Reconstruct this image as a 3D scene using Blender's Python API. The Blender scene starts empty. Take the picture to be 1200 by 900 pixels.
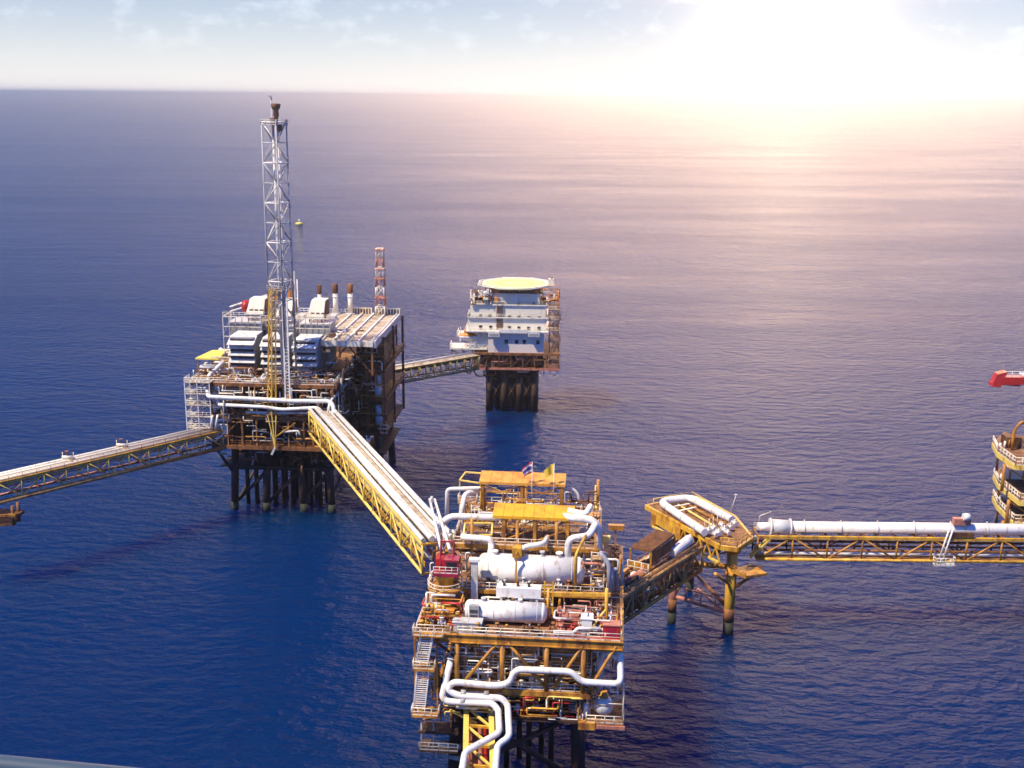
import bpy, math, random
from mathutils import Vector, Matrix
S = bpy.context.scene
COL = S.collection
R = math.radians
# ------------------------------------------------------------------ camera geometry (pixels of the 1200x900 photograph)
F = 1360.0; H = 100.0
PITCH = math.atan((450-112)/F); ROLL = R(0.5)
cp_, sp_ = math.cos(PITCH), math.sin(PITCH); cr_, sr_ = math.cos(ROLL), math.sin(ROLL)
def ray(u, v):
    a = (u-600)/F; b = (450-v)/F
    x = a*cr_-b*sr_; y = a*sr_+b*cr_
    return Vector((x, cp_+y*sp_, -sp_+y*cp_))
def at(u, v, z=None, Y=None):
    d = ray(u, v)
    t = (z-H)/d.z if z is not None else Y/d.y
    return Vector((0, 0, H))+d*t
class Frame:
    def __init__(s, x, y, rot):
        s.rot = R(rot); s.m = Matrix.Translation((x, y, 0)) @ Matrix.Rotation(s.rot, 4, 'Z'); s.i = s.m.inverted()
    def w(s, *p): return s.m @ Vector(p)
    def l(s, p): return s.i @ Vector(p)
    def at(s, u, v, x=None, y=None, z=None):
        o = s.i @ Vector((0, 0, H)); d = s.i.to_3x3() @ ray(u, v)
        if z is not None: t = (z-H)/d.z
        elif y is not None: t = (y-o.y)/d.y
        else: t = (x-o.x)/d.x
        return o+d*t
WORLD = Frame(0, 0, 0)
# ------------------------------------------------------------------ materials
def nodes(m):
    m.use_nodes = True
    n = m.node_tree.nodes; l = m.node_tree.links; n.clear()
    return n, l
def paint(name, col, rough=0.5, stain=None, amount=0.25, scale=0.6, metal=0.0, streak=True, bump=0.0):
    m = bpy.data.materials.new(name); n, l = nodes(m)
    out = n.new('ShaderNodeOutputMaterial'); b = n.new('ShaderNodeBsdfPrincipled'); l.new(b.outputs[0], out.inputs[0])
    b.inputs['Roughness'].default_value = rough; b.inputs['Metallic'].default_value = metal
    g = n.new('ShaderNodeNewGeometry'); mp = n.new('ShaderNodeMapping'); l.new(g.outputs['Position'], mp.inputs[0])
    mp.inputs['Scale'].default_value = (1, 1, 0.35 if streak else 1)
    nz = n.new('ShaderNodeTexNoise'); nz.inputs['Scale'].default_value = scale; nz.inputs['Detail'].default_value = 7; nz.inputs['Roughness'].default_value = 0.68
    l.new(mp.outputs[0], nz.inputs['Vector'])
    rp = n.new('ShaderNodeValToRGB'); rp.color_ramp.elements[0].position = 0.62-amount*0.5; rp.color_ramp.elements[1].position = 0.74-amount*0.25
    l.new(nz.outputs['Fac'], rp.inputs[0])
    n2 = n.new('ShaderNodeTexNoise'); n2.inputs['Scale'].default_value = scale*0.35; n2.inputs['Detail'].default_value = 4
    l.new(g.outputs['Position'], n2.inputs['Vector'])
    hv = n.new('ShaderNodeMix'); hv.data_type = 'RGBA'
    hv.inputs[6].default_value = (*[c*0.82 for c in col], 1); hv.inputs[7].default_value = (*[min(c*1.12, 0.9) for c in col], 1)
    l.new(n2.outputs['Fac'], hv.inputs[0])
    mx = n.new('ShaderNodeMix'); mx.data_type = 'RGBA'
    st = stain or tuple(c*0.55 for c in col)
    l.new(rp.outputs[0], mx.inputs[0]); l.new(hv.outputs[2], mx.inputs[6]); mx.inputs[7].default_value = (*st, 1)
    l.new(mx.outputs[2], b.inputs['Base Color'])
    return m
RUST = (0.16, 0.055, 0.018); DRUST = (0.07, 0.026, 0.010)
M = dict(
    white=paint('white_paint', (0.80, 0.77, 0.70), 0.4, (0.44, 0.32, 0.20), 0.2, 0.8),
    pipe=paint('pipe_cladding', (0.77, 0.74, 0.68), 0.36, (0.46, 0.36, 0.24), 0.18, 1.1, metal=0.0),
    rail=paint('rail_paint', (0.78, 0.72, 0.58), 0.5, (0.40, 0.24, 0.10), 0.25, 0.9),
    yellow=paint('yellow_paint', (0.72, 0.40, 0.035), 0.5, (0.30, 0.12, 0.02), 0.36, 0.7),
    ochre=paint('weathered_yellow_paint', (0.60, 0.28, 0.03), 0.55, (0.20, 0.07, 0.015), 0.45, 0.7),
    lemon=paint('pale_yellow_paint', (0.80, 0.58, 0.12), 0.45, (0.42, 0.20, 0.03), 0.16, 0.7),
    canopy=paint('canopy_yellow_paint', (0.74, 0.36, 0.06), 0.55, (0.46, 0.18, 0.03), 0.38, 0.5),
    canopy2=paint('bright_canopy_paint', (0.78, 0.40, 0.014), 0.55, (0.52, 0.22, 0.02), 0.32, 0.5),
    rust=paint('rusty_steel', (0.27, 0.105, 0.028), 0.7, DRUST, 0.4, 0.8),
    brown=paint('dark_rusty_steel', (0.17, 0.066, 0.020), 0.75, (0.05, 0.020, 0.008), 0.4, 0.7),
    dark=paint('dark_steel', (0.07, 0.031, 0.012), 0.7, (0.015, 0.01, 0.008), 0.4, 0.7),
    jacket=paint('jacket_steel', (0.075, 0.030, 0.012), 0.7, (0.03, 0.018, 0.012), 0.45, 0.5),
    grating=paint('deck_grating', (0.30, 0.14, 0.05), 0.8, (0.10, 0.045, 0.02), 0.45, 0.6, streak=False),
    palegrating=paint('pale_deck_plating', (0.52, 0.43, 0.30), 0.75, (0.24, 0.15, 0.08), 0.35, 0.5, streak=False),
    reddeck=paint('red_deck_coating', (0.42, 0.10, 0.07), 0.7, (0.22, 0.06, 0.03), 0.35, 0.5, streak=False),
    pink=paint('faded_red_paint', (0.50, 0.20, 0.14), 0.6, (0.25, 0.08, 0.04), 0.35, 0.8),
    red=paint('red_paint', (0.48, 0.022, 0.018), 0.45, (0.22, 0.015, 0.01), 0.25, 0.8),
    maroon=paint('crimson_paint', (0.33, 0.012, 0.05), 0.45, (0.16, 0.01, 0.02), 0.25, 0.8),
    orange=paint('orange_paint', (0.70, 0.26, 0.03), 0.45, (0.45, 0.14, 0.02), 0.2, 0.8),
    grey=paint('grey_paint', (0.34, 0.34, 0.34), 0.5, (0.20, 0.15, 0.11), 0.25, 0.7),
    lgrey=paint('light_grey_paint', (0.55, 0.54, 0.52), 0.5, (0.32, 0.25, 0.18), 0.22, 0.7),
    galv=paint('galvanised_steel', (0.36, 0.36, 0.38), 0.5, (0.20, 0.17, 0.15), 0.3, 0.6),
    shade=paint('dark_opening', (0.05, 0.042, 0.04), 0.7, (0.02, 0.018, 0.016), 0.3, 0.7),
    tan=paint('tan_weathered_paint', (0.50, 0.27, 0.09), 0.6, (0.22, 0.09, 0.03), 0.35, 0.7),
    wall=paint('cream_wall_paint', (0.87, 0.77, 0.60), 0.5, (0.50, 0.38, 0.26), 0.12, 0.5),
    shadewall=paint('shaded_wall_paint', (0.78, 0.68, 0.58), 0.5, (0.46, 0.36, 0.28), 0.12, 0.5),  # darker copy of the cream wall, gallery shade put into the colour
    growth=paint('marine_growth', (0.035, 0.04, 0.02), 0.8, (0.015, 0.02, 0.012), 0.5, 1.2),
    glass=paint('dark_glass', (0.03, 0.028, 0.03), 0.12, (0.02, 0.02, 0.02), 0.1),
    green=paint('green_deck_paint', (0.40, 0.50, 0.20), 0.6, (0.42, 0.46, 0.28), 0.25, 0.3, streak=False),
    mark=paint('yellow_deck_marking', (0.82, 0.68, 0.10), 0.6, (0.6, 0.48, 0.1), 0.2, 0.5, streak=False),
    rubber=paint('black_rubber', (0.018, 0.014, 0.012), 0.6, (0.01, 0.01, 0.01), 0.2),
    flagred=paint('red_flag_cloth', (0.55, 0.05, 0.06), 0.8, None, 0.1), flagwhite=paint('white_flag_cloth', (0.8, 0.78, 0.78), 0.8, None, 0.1),
    flagblue=paint('blue_flag_cloth', (0.07, 0.06, 0.28), 0.8, None, 0.1), flagyellow=paint('yellow_flag_cloth', (0.80, 0.56, 0.06), 0.8, None, 0.1),
    sill=paint('aircraft_grey_paint', (0.05, 0.08, 0.11), 0.45, (0.25, 0.27, 0.3), 0.1, 3.0),
)
# ------------------------------------------------------------------ mesh builder
class MB:
    def __init__(s): s.v = []; s.f = []; s.sm = []
    def add(s, v, f, sm=False):
        o = len(s.v); s.v += [tuple(p) for p in v]; s.f += [tuple(i+o for i in q) for q in f]
        s.sm += [sm]*len(f) if not isinstance(sm, list) else sm
        return s
    def box(s, x0, x1, y0, y1, z0, z1):
        return s.add([(x0,y0,z0),(x1,y0,z0),(x1,y1,z0),(x0,y1,z0),(x0,y0,z1),(x1,y0,z1),(x1,y1,z1),(x0,y1,z1)],
            [(3,2,1,0),(4,5,6,7),(0,1,5,4),(1,2,6,5),(2,3,7,6),(3,0,4,7)])
    def bar(s, p, q, w, h=None):
        p, q = Vector(p), Vector(q); h = h or w; d = (q-p)
        if d.length < 1e-6: return s
        d.normalize(); up = Vector((0,0,1)) if abs(d.z) < 0.98 else Vector((0,1,0))
        a = d.cross(up).normalized()*w/2; b = a.cross(d).normalized()*h/2
        vs = [p-a-b, p+a-b, p+a+b, p-a+b, q-a-b, q+a-b, q+a+b, q-a+b]
        return s.add(vs, [(0,1,2,3),(7,6,5,4),(0,4,5,1),(1,5,6,2),(2,6,7,3),(3,7,4,0)])
    def ibeam(s, p, q, w, h):
        p, q = Vector(p), Vector(q); z = Vector((0,0,h/2-0.05))
        s.bar(p+z, q+z, w, .1); s.bar(p-z, q-z, w, .1); s.bar(p, q, .12, h-.2); return s
    def tube(s, p, q, r, n=8, r2=None, caps=True):
        p, q = Vector(p), Vector(q); r2 = r if r2 is None else r2; d = q-p
        if d.length < 1e-6: return s
        d.normalize(); up = Vector((0,0,1)) if abs(d.z) < 0.9 else Vector((1,0,0))
        a = d.cross(up).normalized(); b = d.cross(a)
        vs = []
        for c, rr in ((p, r), (q, r2)):
            for i in range(n):
                t = 2*math.pi*i/n; vs.append(c+(a*math.cos(t)+b*math.sin(t))*rr)
        fs = [(i, (i+1) % n, n+(i+1) % n, n+i) for i in range(n)]; sm = [True]*n
        if caps: fs += [tuple(range(n-1, -1, -1)), tuple(range(n, 2*n))]; sm += [False, False]
        return s.add(vs, fs, sm)
    def pipe(s, pts, r, n=8, bend=None, seg=5):
        P = [Vector(p) for p in pts]; bend = bend or r*2.2
        path = [P[0]]
        for i in range(1, len(P)-1):
            a, b, c = P[i-1], P[i], P[i+1]
            d1, d2 = (a-b), (c-b); k = min(bend, d1.length*.48, d2.length*.48)
            s1, s2 = b+d1.normalized()*k, b+d2.normalized()*k
            for j in range(seg+1):
                t = j/seg; path.append(s1*(1-t)**2+b*2*t*(1-t)+s2*t*t)
        path.append(P[-1])
        d = (path[1]-path[0]).normalized(); up = Vector((0,0,1)) if abs(d.z) < 0.9 else Vector((1,0,0))
        a = d.cross(up).normalized(); vs = []
        N = len(path)
        for i, p in enumerate(path):
            t = (path[min(i+1, N-1)]-path[max(i-1, 0)]).normalized()
            a = (a-t*a.dot(t)).normalized(); b = t.cross(a)
            for j in range(n):
                w = 2*math.pi*j/n; vs.append(p+(a*math.cos(w)+b*math.sin(w))*r)
        fs = []; sm = []
        for i in range(N-1):
            for j in range(n):
                fs.append((i*n+j, i*n+(j+1) % n, (i+1)*n+(j+1) % n, (i+1)*n+j)); sm.append(True)
        fs += [tuple(range(n-1, -1, -1)), tuple(range((N-1)*n, N*n))]; sm += [False, False]
        return s.add(vs, fs, sm)
    def lathe(s, c, prof, ax='z', n=16):
        c = Vector(c); vs = []
        for (r, h) in prof:
            for i in range(n):
                t = 2*math.pi*i/n; a, b = r*math.cos(t), r*math.sin(t)
                vs.append(c+Vector({'z': (a,b,h), 'x': (h,a,b), 'y': (b,h,a)}[ax]))
        fs = []; sm = []
        for k in range(len(prof)-1):
            for i in range(n): fs.append((k*n+i, k*n+(i+1) % n, (k+1)*n+(i+1) % n, (k+1)*n+i)); sm.append(True)
        fs += [tuple(range(n-1, -1, -1)), tuple(range((len(prof)-1)*n, len(prof)*n))]; sm += [False, False]
        return s.add(vs, fs, sm)
    def ring(s, c, Rr, r, n=28, k=6, a0=0, a1=2*math.pi):
        c = Vector(c); vs = []; full = abs(a1-a0-2*math.pi) < 1e-6; N = n if full else n+1
        for i in range(N):
            t = a0+(a1-a0)*i/n; d = Vector((math.cos(t), math.sin(t), 0))
            for j in range(k):
                w = 2*math.pi*j/k; vs.append(c+d*(Rr+r*math.cos(w))+Vector((0,0,r*math.sin(w))))
        fs = [(i*k+j, ((i+1) % N)*k+j, ((i+1) % N)*k+(j+1) % k, i*k+(j+1) % k) for i in range(n) for j in range(k)]
        return s.add(vs, fs, True)
    def prism(s, poly, z0, z1):
        n = len(poly); vs = [(x,y,z0) for x, y in poly]+[(x,y,z1) for x, y in poly]
        fs = [tuple(range(n-1, -1, -1)), tuple(range(n, 2*n))]+[(i, (i+1) % n, n+(i+1) % n, n+i) for i in range(n)]
        return s.add(vs, fs)
    def dome(s, c, r, depth, ax=1, n=16):   # dished end along +-x
        k = 5; return s.lathe(c, [(r*math.cos(t), ax*depth*math.sin(t)) for t in [i*math.pi/2/k for i in range(k)]]+[(0.02, ax*depth)], 'x', n)
    def rail(s, pts, h=1.1, gap=2.0, r=.055, mid=True, toe=True):
        P = [Vector(p) for p in pts]
        for a, b in zip(P[:-1], P[1:]):
            z = Vector((0,0,h)); s.tube(a+z, b+z, r, 5); 
            if mid: s.tube(a+z*.52, b+z*.52, r*.8, 5)
            if toe: s.bar(a+z*.08, b+z*.08, .03, .16)
            k = max(1, round((b-a).length/gap))
            for i in range(k+1):
                p = a.lerp(b, i/k); s.tube(p, p+z, r, 5)
        return s
    def stair(s, p, q, w, side):
        # flight from p to q, width w along vector side
        p, q, side = Vector(p), Vector(q), Vector(side).normalized()*w
        s.bar(p, q, .09, .28); s.bar(p+side, q+side, .09, .28)
        n = max(3, int(abs(q.z-p.z)/.33))
        d = (q-p); d.z = 0; d = d.normalized()*.13
        for i in range(1, n):
            c = p.lerp(q, i/n); s.bar(c+side*.03, c+side*.97, .24, .05)
        z = Vector((0,0,1)); s.tube(p+z, q+z, .05, 5); s.tube(p+side+z, q+side+z, .05, 5)
        for i in range(0, 6):
            c = p.lerp(q, i/5); s.tube(c, c+z, .04, 5); s.tube(c+side, c+side+z, .04, 5)
        return s
    def build(s, name, mat, parent=None):
        me = bpy.data.meshes.new(name); me.from_pydata(s.v, [], s.f); me.update()
        me.polygons.foreach_set('use_smooth', s.sm)
        me.materials.append(M[mat] if isinstance(mat, str) else mat)
        o = bpy.data.objects.new(name, me); COL.objects.link(o)
        if parent: o.parent = parent
        return o
USED = set()
def thing(name, label, cat, fr=WORLD, loc=(0,0,0), group=None):
    o = bpy.data.objects.new(name, None); COL.objects.link(o); o.empty_display_size = .5
    p = fr.w(*loc); o.location = p; o.rotation_euler = (0, 0, fr.rot)
    o['label'] = label; o['category'] = cat
    if group: o['group'] = group
    o['_l'] = list(loc)
    return o
def off(t):
    l = t['_l']; return Vector((l[0], l[1], l[2]))
class Off(MB):
    """builder whose input is given in the frame of a thing's platform; shifted to the thing's base on build"""
    def to(s, name, mat, t, part=None):
        o = off(t); s.v = [(x-o.x, y-o.y, z-o.z) for x, y, z in s.v]
        return s.build(name, mat, part or t)          # part: the part of t this piece belongs to
def truss_side(fn, p0, p1, q0, q1, n, w, kind='warren'):
    """diagonals and verticals between a bottom chord p0-p1 and a top chord q0-q1; fn(mesh, name) links each"""
    p0, p1, q0, q1 = map(Vector, (p0, p1, q0, q1))
    for i in range(n+1):
        a, b = p0.lerp(p1, i/n), q0.lerp(q1, i/n)
        fn(Off().tube(a, b, w*.42, 6), 'post')
        if i < n:
            c, d = p0.lerp(p1, (i+1)/n), q0.lerp(q1, (i+1)/n)
            fn(Off().tube(a, d, w*.42, 6) if i % 2 == 0 else Off().tube(b, c, w*.42, 6), 'diagonal')
rnd = random.Random(7)
# look parameters
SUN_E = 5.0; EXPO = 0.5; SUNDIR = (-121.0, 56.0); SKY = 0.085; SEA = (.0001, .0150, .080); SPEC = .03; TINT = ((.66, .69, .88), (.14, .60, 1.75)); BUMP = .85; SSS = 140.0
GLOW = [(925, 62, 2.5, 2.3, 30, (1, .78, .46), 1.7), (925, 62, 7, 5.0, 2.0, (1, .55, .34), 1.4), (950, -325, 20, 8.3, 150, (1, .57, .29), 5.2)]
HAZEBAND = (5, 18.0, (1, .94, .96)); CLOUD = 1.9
HAZE = (2.0e-4, (.80, .92, 1), .9); HB = 46000
# ------------------------------------------------------------------ the central processing platform
CP = Frame(-13.4, 151.5, -5)
def cpp(u, v, y): return CP.at(u, v, y=y)
t = CPF = thing('processing_platform', 'yellow steel processing platform with three decks and outside stair tower, in the centre foreground', 'oil platform', CP, (14.5, 17, 0))
def P(mb, name, mat): return mb.to(name, mat, t)
# decks
P(Off().box(0.3, 29, 0.35, 36, 25.55, 25.85), 'main_deck', 'grating')
P(Off().box(19.2, 28.8, .6, 8.8, 25.854, 25.87), 'red_deck_coating', 'reddeck')
P(Off().box(3.2, 25, 0.3, 35, 17.2, 17.5), 'cellar_deck', 'brown')
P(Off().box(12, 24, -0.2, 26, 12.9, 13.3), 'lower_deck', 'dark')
P(Off().box(5.5, 27, 10, 35, 28.15, 28.45), 'upper_deck', 'grating')
P(Off().box(3, 25.4, 16.6, 35, 32.7, 32.95), 'top_deck', 'grating')
for a, b in [((-0.1, 0, 25.3), (29.4, 0, 25.3)), ((0, .3, 25.3), (0, 36, 25.3)), ((29.2, .3, 25.3), (29.2, 36, 25.3)), ((0, 36.2, 25.3), (29.2, 36.2, 25.3))]:
    P(Off().ibeam(a, b, .55, 1.25), 'edge_girder', 'ochre')
for yy in (6, 12, 18, 24, 30): P(Off().bar((.3, yy, 25.1), (28.9, yy, 25.1), .35, .8), 'floor_beam', 'rust')
for a, b in [((12.4, 0, 17.3), (25, 0, 17.3)), ((3, .4, 16.9), (12.2, .4, 16.9)), ((25.2, .3, 17.2), (25.2, 35, 17.2)), ((3, .6, 17.2), (3, 35, 17.2))]:
    P(Off().bar(a, b, .4, .8), 'cellar_girder', 'ochre')
for a, b in [((5.5, 9.8, 28.2), (27, 9.8, 28.2)), ((3, 16.4, 32.7), (25.4, 16.4, 32.7)), ((25.6, 16.4, 32.7), (25.6, 35, 32.7)), ((2.8, 16.4, 32.7), (2.8, 35, 32.7))]:
    P(Off().bar(a, b, .3, .6), 'deck_beam', 'ochre')
# columns
for x, z0 in [(5.9, 17.5), (12.4, 17.7), (18.7, 17.7), (23.9, 17.7)]:
    P(Off().tube((x, .15, z0), (x, .15, 24.7), .36, 10), 'column', 'ochre')
for y in (12, 24, 34):
    for x in (4, 12.4, 18.7, 25.0): P(Off().tube((x, y, 13), (x, y, 25.2), .4, 8), 'column', 'rust')
for x in (6, 13, 19, 25):
    P(Off().tube((x, 16.7, 25.8), (x, 16.7, 37), .26, 8), 'column', 'ochre')
    P(Off().tube((x, 34.5, 25.8), (x, 34.5, 38), .26, 8), 'column', 'ochre')
for x in (6, 13, 20, 26.5): P(Off().tube((x, 10, 25.8), (x, 10, 28), .24, 8), 'column', 'ochre')
# front braces
for a, b in [((583,753), (546,796)), ((595,753), (619,781)), ((683,757), (648,806)), ((722,757), (688,812)), ((619,781), (640,806))]:
    P(Off().tube(cpp(*a, .05), cpp(*b, .05), .24, 8), 'brace', 'ochre')
for x in (0.6, 28.8):
    for y in (2, 14, 26): P(Off().tube((x, y, 25), (4 if x < 5 else 25, y+8, 17.5), .22, 6), 'brace', 'rust')
for x, y in ((6, 12), (12.4, 12), (18.7, 12)): P(Off().tube((x, y, 24.8), (x+6.3, y, 17.6), .2, 6), 'brace', 'brown')
# jacket
LEGS = [(5.5, 4), (23, 4), (5.5, 31), (23, 31)]
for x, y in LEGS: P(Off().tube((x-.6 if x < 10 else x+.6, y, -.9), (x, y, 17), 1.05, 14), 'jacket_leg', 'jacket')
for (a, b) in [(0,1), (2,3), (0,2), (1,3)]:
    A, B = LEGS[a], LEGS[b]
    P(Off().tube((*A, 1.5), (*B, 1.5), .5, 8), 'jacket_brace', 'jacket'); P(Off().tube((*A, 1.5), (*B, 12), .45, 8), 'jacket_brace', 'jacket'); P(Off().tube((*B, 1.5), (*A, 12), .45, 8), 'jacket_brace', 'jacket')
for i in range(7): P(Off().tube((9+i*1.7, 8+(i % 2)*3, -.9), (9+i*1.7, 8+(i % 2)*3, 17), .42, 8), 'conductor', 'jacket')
for x, y in LEGS: P(Off().tube((x+(-.55 if x < 10 else .55), y, -.9), (x+(-.45 if x < 10 else .45), y, 2.2), 1.12, 14), 'marine_growth', 'growth')
# handrails
for pts in [[(0.2, .1, 25.95), (5, .1, 25.95)], [(6, .1, 25.95), (24.4, .1, 25.95)], [(24.6, .1, 25.95), (29.1, .1, 25.95), (29.1, 9, 25.95)], [(.1, .1, 25.95), (.1, 9, 25.95)],
            [(5.6, 9.9, 28.5), (26.9, 9.9, 28.5), (26.9, 16, 28.5)], [(3.1, 16.5, 33), (25.3, 16.5, 33), (25.3, 34.9, 33), (3.1, 34.9, 33), (3.1, 16.5, 33)],
            [(12.6, .05, 17.8), (24.8, .05, 17.8)], [(7, 23, 33), (24.5, 23, 33)]]:
    P(Off().rail(pts, r=.07), 'handrail', 'rail')
# side ledge, low on the right
P(Off().box(24.4, 29.9, -.4, 6.5, 13.0, 13.25), 'ledge_deck', 'grating')
P(Off().rail([(24.5, 6, 13.3), (24.5, -.3, 13.3), (29.8, -.3, 13.3), (29.8, 6.4, 13.3)], 1.15, 1.4, .075), 'handrail', 'rail')
P(Off().bar((24.2, -.45, 12.8), (30, -.45, 12.8), .3, .5), 'ledge_beam', 'pink')
P(Off().box(23.4, 25.8, -.7, 2, 12.3, 13.4), 'ledge_bracket', 'ochre')
for x, y in ((29.7, -.2), (29.7, 6.2)): P(Off().tube((x, y, 13.2), (x, y, 19.6), .1, 6), 'hanger_post', 'rail')
P(Off().tube((29.7, -.2, 19.5), (24.4, -.2, 19.2), .07, 6), 'hanger_rail', 'rail'); P(Off().tube((29.7, -.2, 16.4), (27.6, -.2, 16.4), .06, 6), 'hanger_rail', 'rail')
# stair tower on the left
st = [((1.9, -.9, 25.8), (.75, -1.0, 21.4)), ((1.35, -.9, 21), (.3, -1, 14.3))]
for a, b in st: P(Off().stair(Vector(a)+Vector((-.9,0,0)), Vector(b)+Vector((-.6,0,0)), 1.7, (1,0,0)), 'stair', 'white')
for z, x0, x1 in ((21, -.2, 2.9), (13.7, -.5, 3.4)):
    P(Off().box(x0, x1, -1.6, 1.2, z-.35, z), 'stair_landing', 'ochre')
    P(Off().rail([(x0, 1.1, z), (x0, -1.5, z), (x1, -1.5, z), (x1, 1.1, z)], 1.1, .9, .06), 'handrail', 'rail')
for x in (-.1, 3.1): P(Off().bar((x, -.2, 13.5), (x, -.2, 25), .22), 'stair_post', 'ochre')
P(Off().box(-.3, 4.2, -1.4, .25, 25.9, 26.05), 'stair_landing', 'ochre')
P(Off().rail([(-.2, .2, 26.05), (-.2, -1.3, 26.05), (4.1, -1.3, 26.05)], 1.2, 1, .06), 'handrail', 'rail')
# low boat landing, dark, bottom left
for z in (7.2, 10.2): P(Off().box(.2, 6, 0, 3, z-.3, z), 'boat_landing', 'dark')
for y_, (a, b) in ((0, ((508,870), (540,876))), (0, ((512,884), (541,890)))): P(Off().tube(cpp(*a, 1), cpp(*b, 1), .33, 10), 'landing_pipe', 'grey')
for u in (494, 508): P(Off().tube(cpp(u, 845, .5), cpp(u, 890, .5), .13, 6), 'landing_post', 'grey')
P(Off().rail([(.3, .1, 7.2), (6, .1, 7.2)], 1.2, 1.4, .06), 'handrail', 'galv')
P(Off().tube((4.4, 1, 13.5), (8.8, 0, 12), .22, 6), 'landing_brace', 'lemon')
# small-bore pipework between the decks, in front of the shaded bays
def pipework(n, x0, x1, y0, y1, z0, z1, mats, rr=(.06, .2), name='small_pipe'):
    for i in range(n):
        a = Vector((rnd.uniform(x0, x1), rnd.uniform(y0, y1), rnd.uniform(z0, z1))); pts = [a.copy()]
        ax = rnd.choice('xxz')
        for k in range(rnd.choice((2, 3, 3, 4))):
            b = pts[-1].copy()
            if ax == 'x': b.x = min(max(b.x+rnd.choice((-1,1))*rnd.uniform(1, 5), x0), x1)
            elif ax == 'y': b.y = min(max(b.y+rnd.choice((-1,1))*rnd.uniform(.8, 3), y0), y1)
            else: b.z = min(max(b.z+rnd.choice((-1,1))*rnd.uniform(.8, 3.5), z0), z1)
            ax = rnd.choice({'x': 'yz', 'y': 'xz', 'z': 'xy'}[ax])
            if (b-pts[-1]).length > .4: pts.append(b)
        if len(pts) > 1: P(Off().pipe(pts, rnd.uniform(*rr), 6, seg=2), name, rnd.choice(mats))
def valves(n, x0, x1, y0, y1, z, mats):
    for i in range(n):
        x, y = rnd.uniform(x0, x1), rnd.uniform(y0, y1); s = rnd.uniform(.25, .5); h = rnd.uniform(.7, 1.7)
        m = Off().tube((x, y, z), (x, y, z+h), s*.45, 7).tube((x-s*1.5, y, z+h*.55), (x+s*1.5, y, z+h*.55), s*.5, 7)
        m.lathe((x, y, z+h), [(s*.2, 0), (s*.9, .05), (s*.9, .16), (s*.2, .2)], 'z', 9); m.lathe((x-s*1.2, y, z+h*.55), [(s*.85, -.08), (s*.85, .08)], 'x', 9).lathe((x+s*1.2, y, z+h*.55), [(s*.85, -.08), (s*.85, .08)], 'x', 9)
        P(m, 'valve', rnd.choice(mats))
pipework(26, 4, 25, 15, 34, 28.8, 32.4, ['white', 'pipe', 'lemon', 'ochre', 'lgrey'])
pipework(40, 4, 25, 19, 34, 33.2, 37.0, ['white', 'pipe', 'white', 'lemon', 'ochre', 'rust'])
pipework(22, 19.5, 28.5, 1.5, 9, 26.1, 28.2, ['pink', 'pink', 'white', 'ochre', 'rust', 'lgrey'])
pipework(34, 4, 25, .5, 2.2, 17.9, 25, ['ochre', 'rust', 'lgrey', 'rail', 'ochre', 'brown', 'white'], (.06, .15))
pipework(30, 4, 24, -.4, 1.0, 12.9, 17, ['ochre', 'rust', 'lgrey', 'rail', 'lemon', 'white'], (.06, .16))
pipework(24, -.2, 5, 0, 3, 10, 25, ['ochre', 'rust', 'rail', 'brown'], (.06, .16))
pipework(18, 25, 29.5, .2, 8, 14, 25, ['lgrey', 'rust', 'ochre', 'rail'], (.07, .2))
for i in range(30):
    x, y, z = rnd.uniform(4, 24), rnd.uniform(.6, 2.6), rnd.choice((17.5, 17.5, 13.3, 20.2)); w, h_ = rnd.uniform(.3, .8), rnd.uniform(.6, 1.7)
    P(Off().box(x-w, x+w, y, y+.9, z, z+h_), 'junction_box', rnd.choice(['lgrey', 'ochre', 'rust', 'rail', 'tan', 'white', 'yellow']))
P(Off().box(4, 25, 1.4, 2.8, 20.05, 20.2), 'mezzanine', 'tan'); P(Off().rail([(4, 1.35, 20.2), (25, 1.35, 20.2)], 1.05, 1.6, .06), 'handrail', 'rail')
pipework(34, 4, 25, .3, 1.3, 17.8, 25, ['ochre', 'yellow', 'tan', 'rail', 'white'], (.06, .16))
pipework(20, 12.5, 24, -.5, .6, 13.4, 16.8, ['ochre', 'yellow', 'tan', 'rail', 'white', 'red'], (.06, .15))
for z in (19.6, 21.8, 23.6): P(Off().tube((4, 1.2, z), (24.8, 1.2, z), .09, 6), 'scaffold_tube', 'tan')
for i in range(9): P(Off().tube((4.4+i*2.5, 1.2, 17.5), (4.4+i*2.5, 1.2, 25), .08, 6), 'scaffold_tube', 'tan')
pipework(18, 4, 25, 2, 9, 17.7, 24, ['brown', 'rust', 'grey', 'brown', 'lgrey'])
pipework(22, 12.3, 23.8, .5, 6, 13.5, 16.4, ['ochre', 'rust', 'brown', 'grey', 'lemon'])
pipework(16, .5, 5, .8, 9, 14, 24, ['rust', 'ochre', 'grey', 'brown'])
pipework(14, 25.6, 28.6, 1, 20, 18, 25, ['grey', 'lgrey', 'brown', 'rust'])
valves(26, 4, 25, 19.5, 33, 32.95, ['white', 'lemon', 'pipe', 'ochre', 'pink'])
valves(14, 6, 26, 10.6, 11.4, 28.45, ['white', 'lgrey', 'ochre', 'rust'])
valves(22, 19.5, 28.4, 1, 8.5, 25.85, ['pink', 'white', 'ochre', 'red', 'lgrey', 'rust'])
valves(14, 13, 23.5, .5, 4, 13.3, ['ochre', 'rust', 'lgrey', 'red'])
valves(14, 13, 24.5, .8, 5, 17.5, ['lgrey', 'grey', 'white', 'rust'])
pipework(34, .5, 6, 1, 8, 26.1, 29.2, ['ochre', 'yellow', 'rust', 'white', 'lemon', 'rail', 'red'], (.07, .2))
valves(18, .6, 5.5, 1, 7.5, 25.85, ['ochre', 'yellow', 'white', 'rust', 'rail'])
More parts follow.
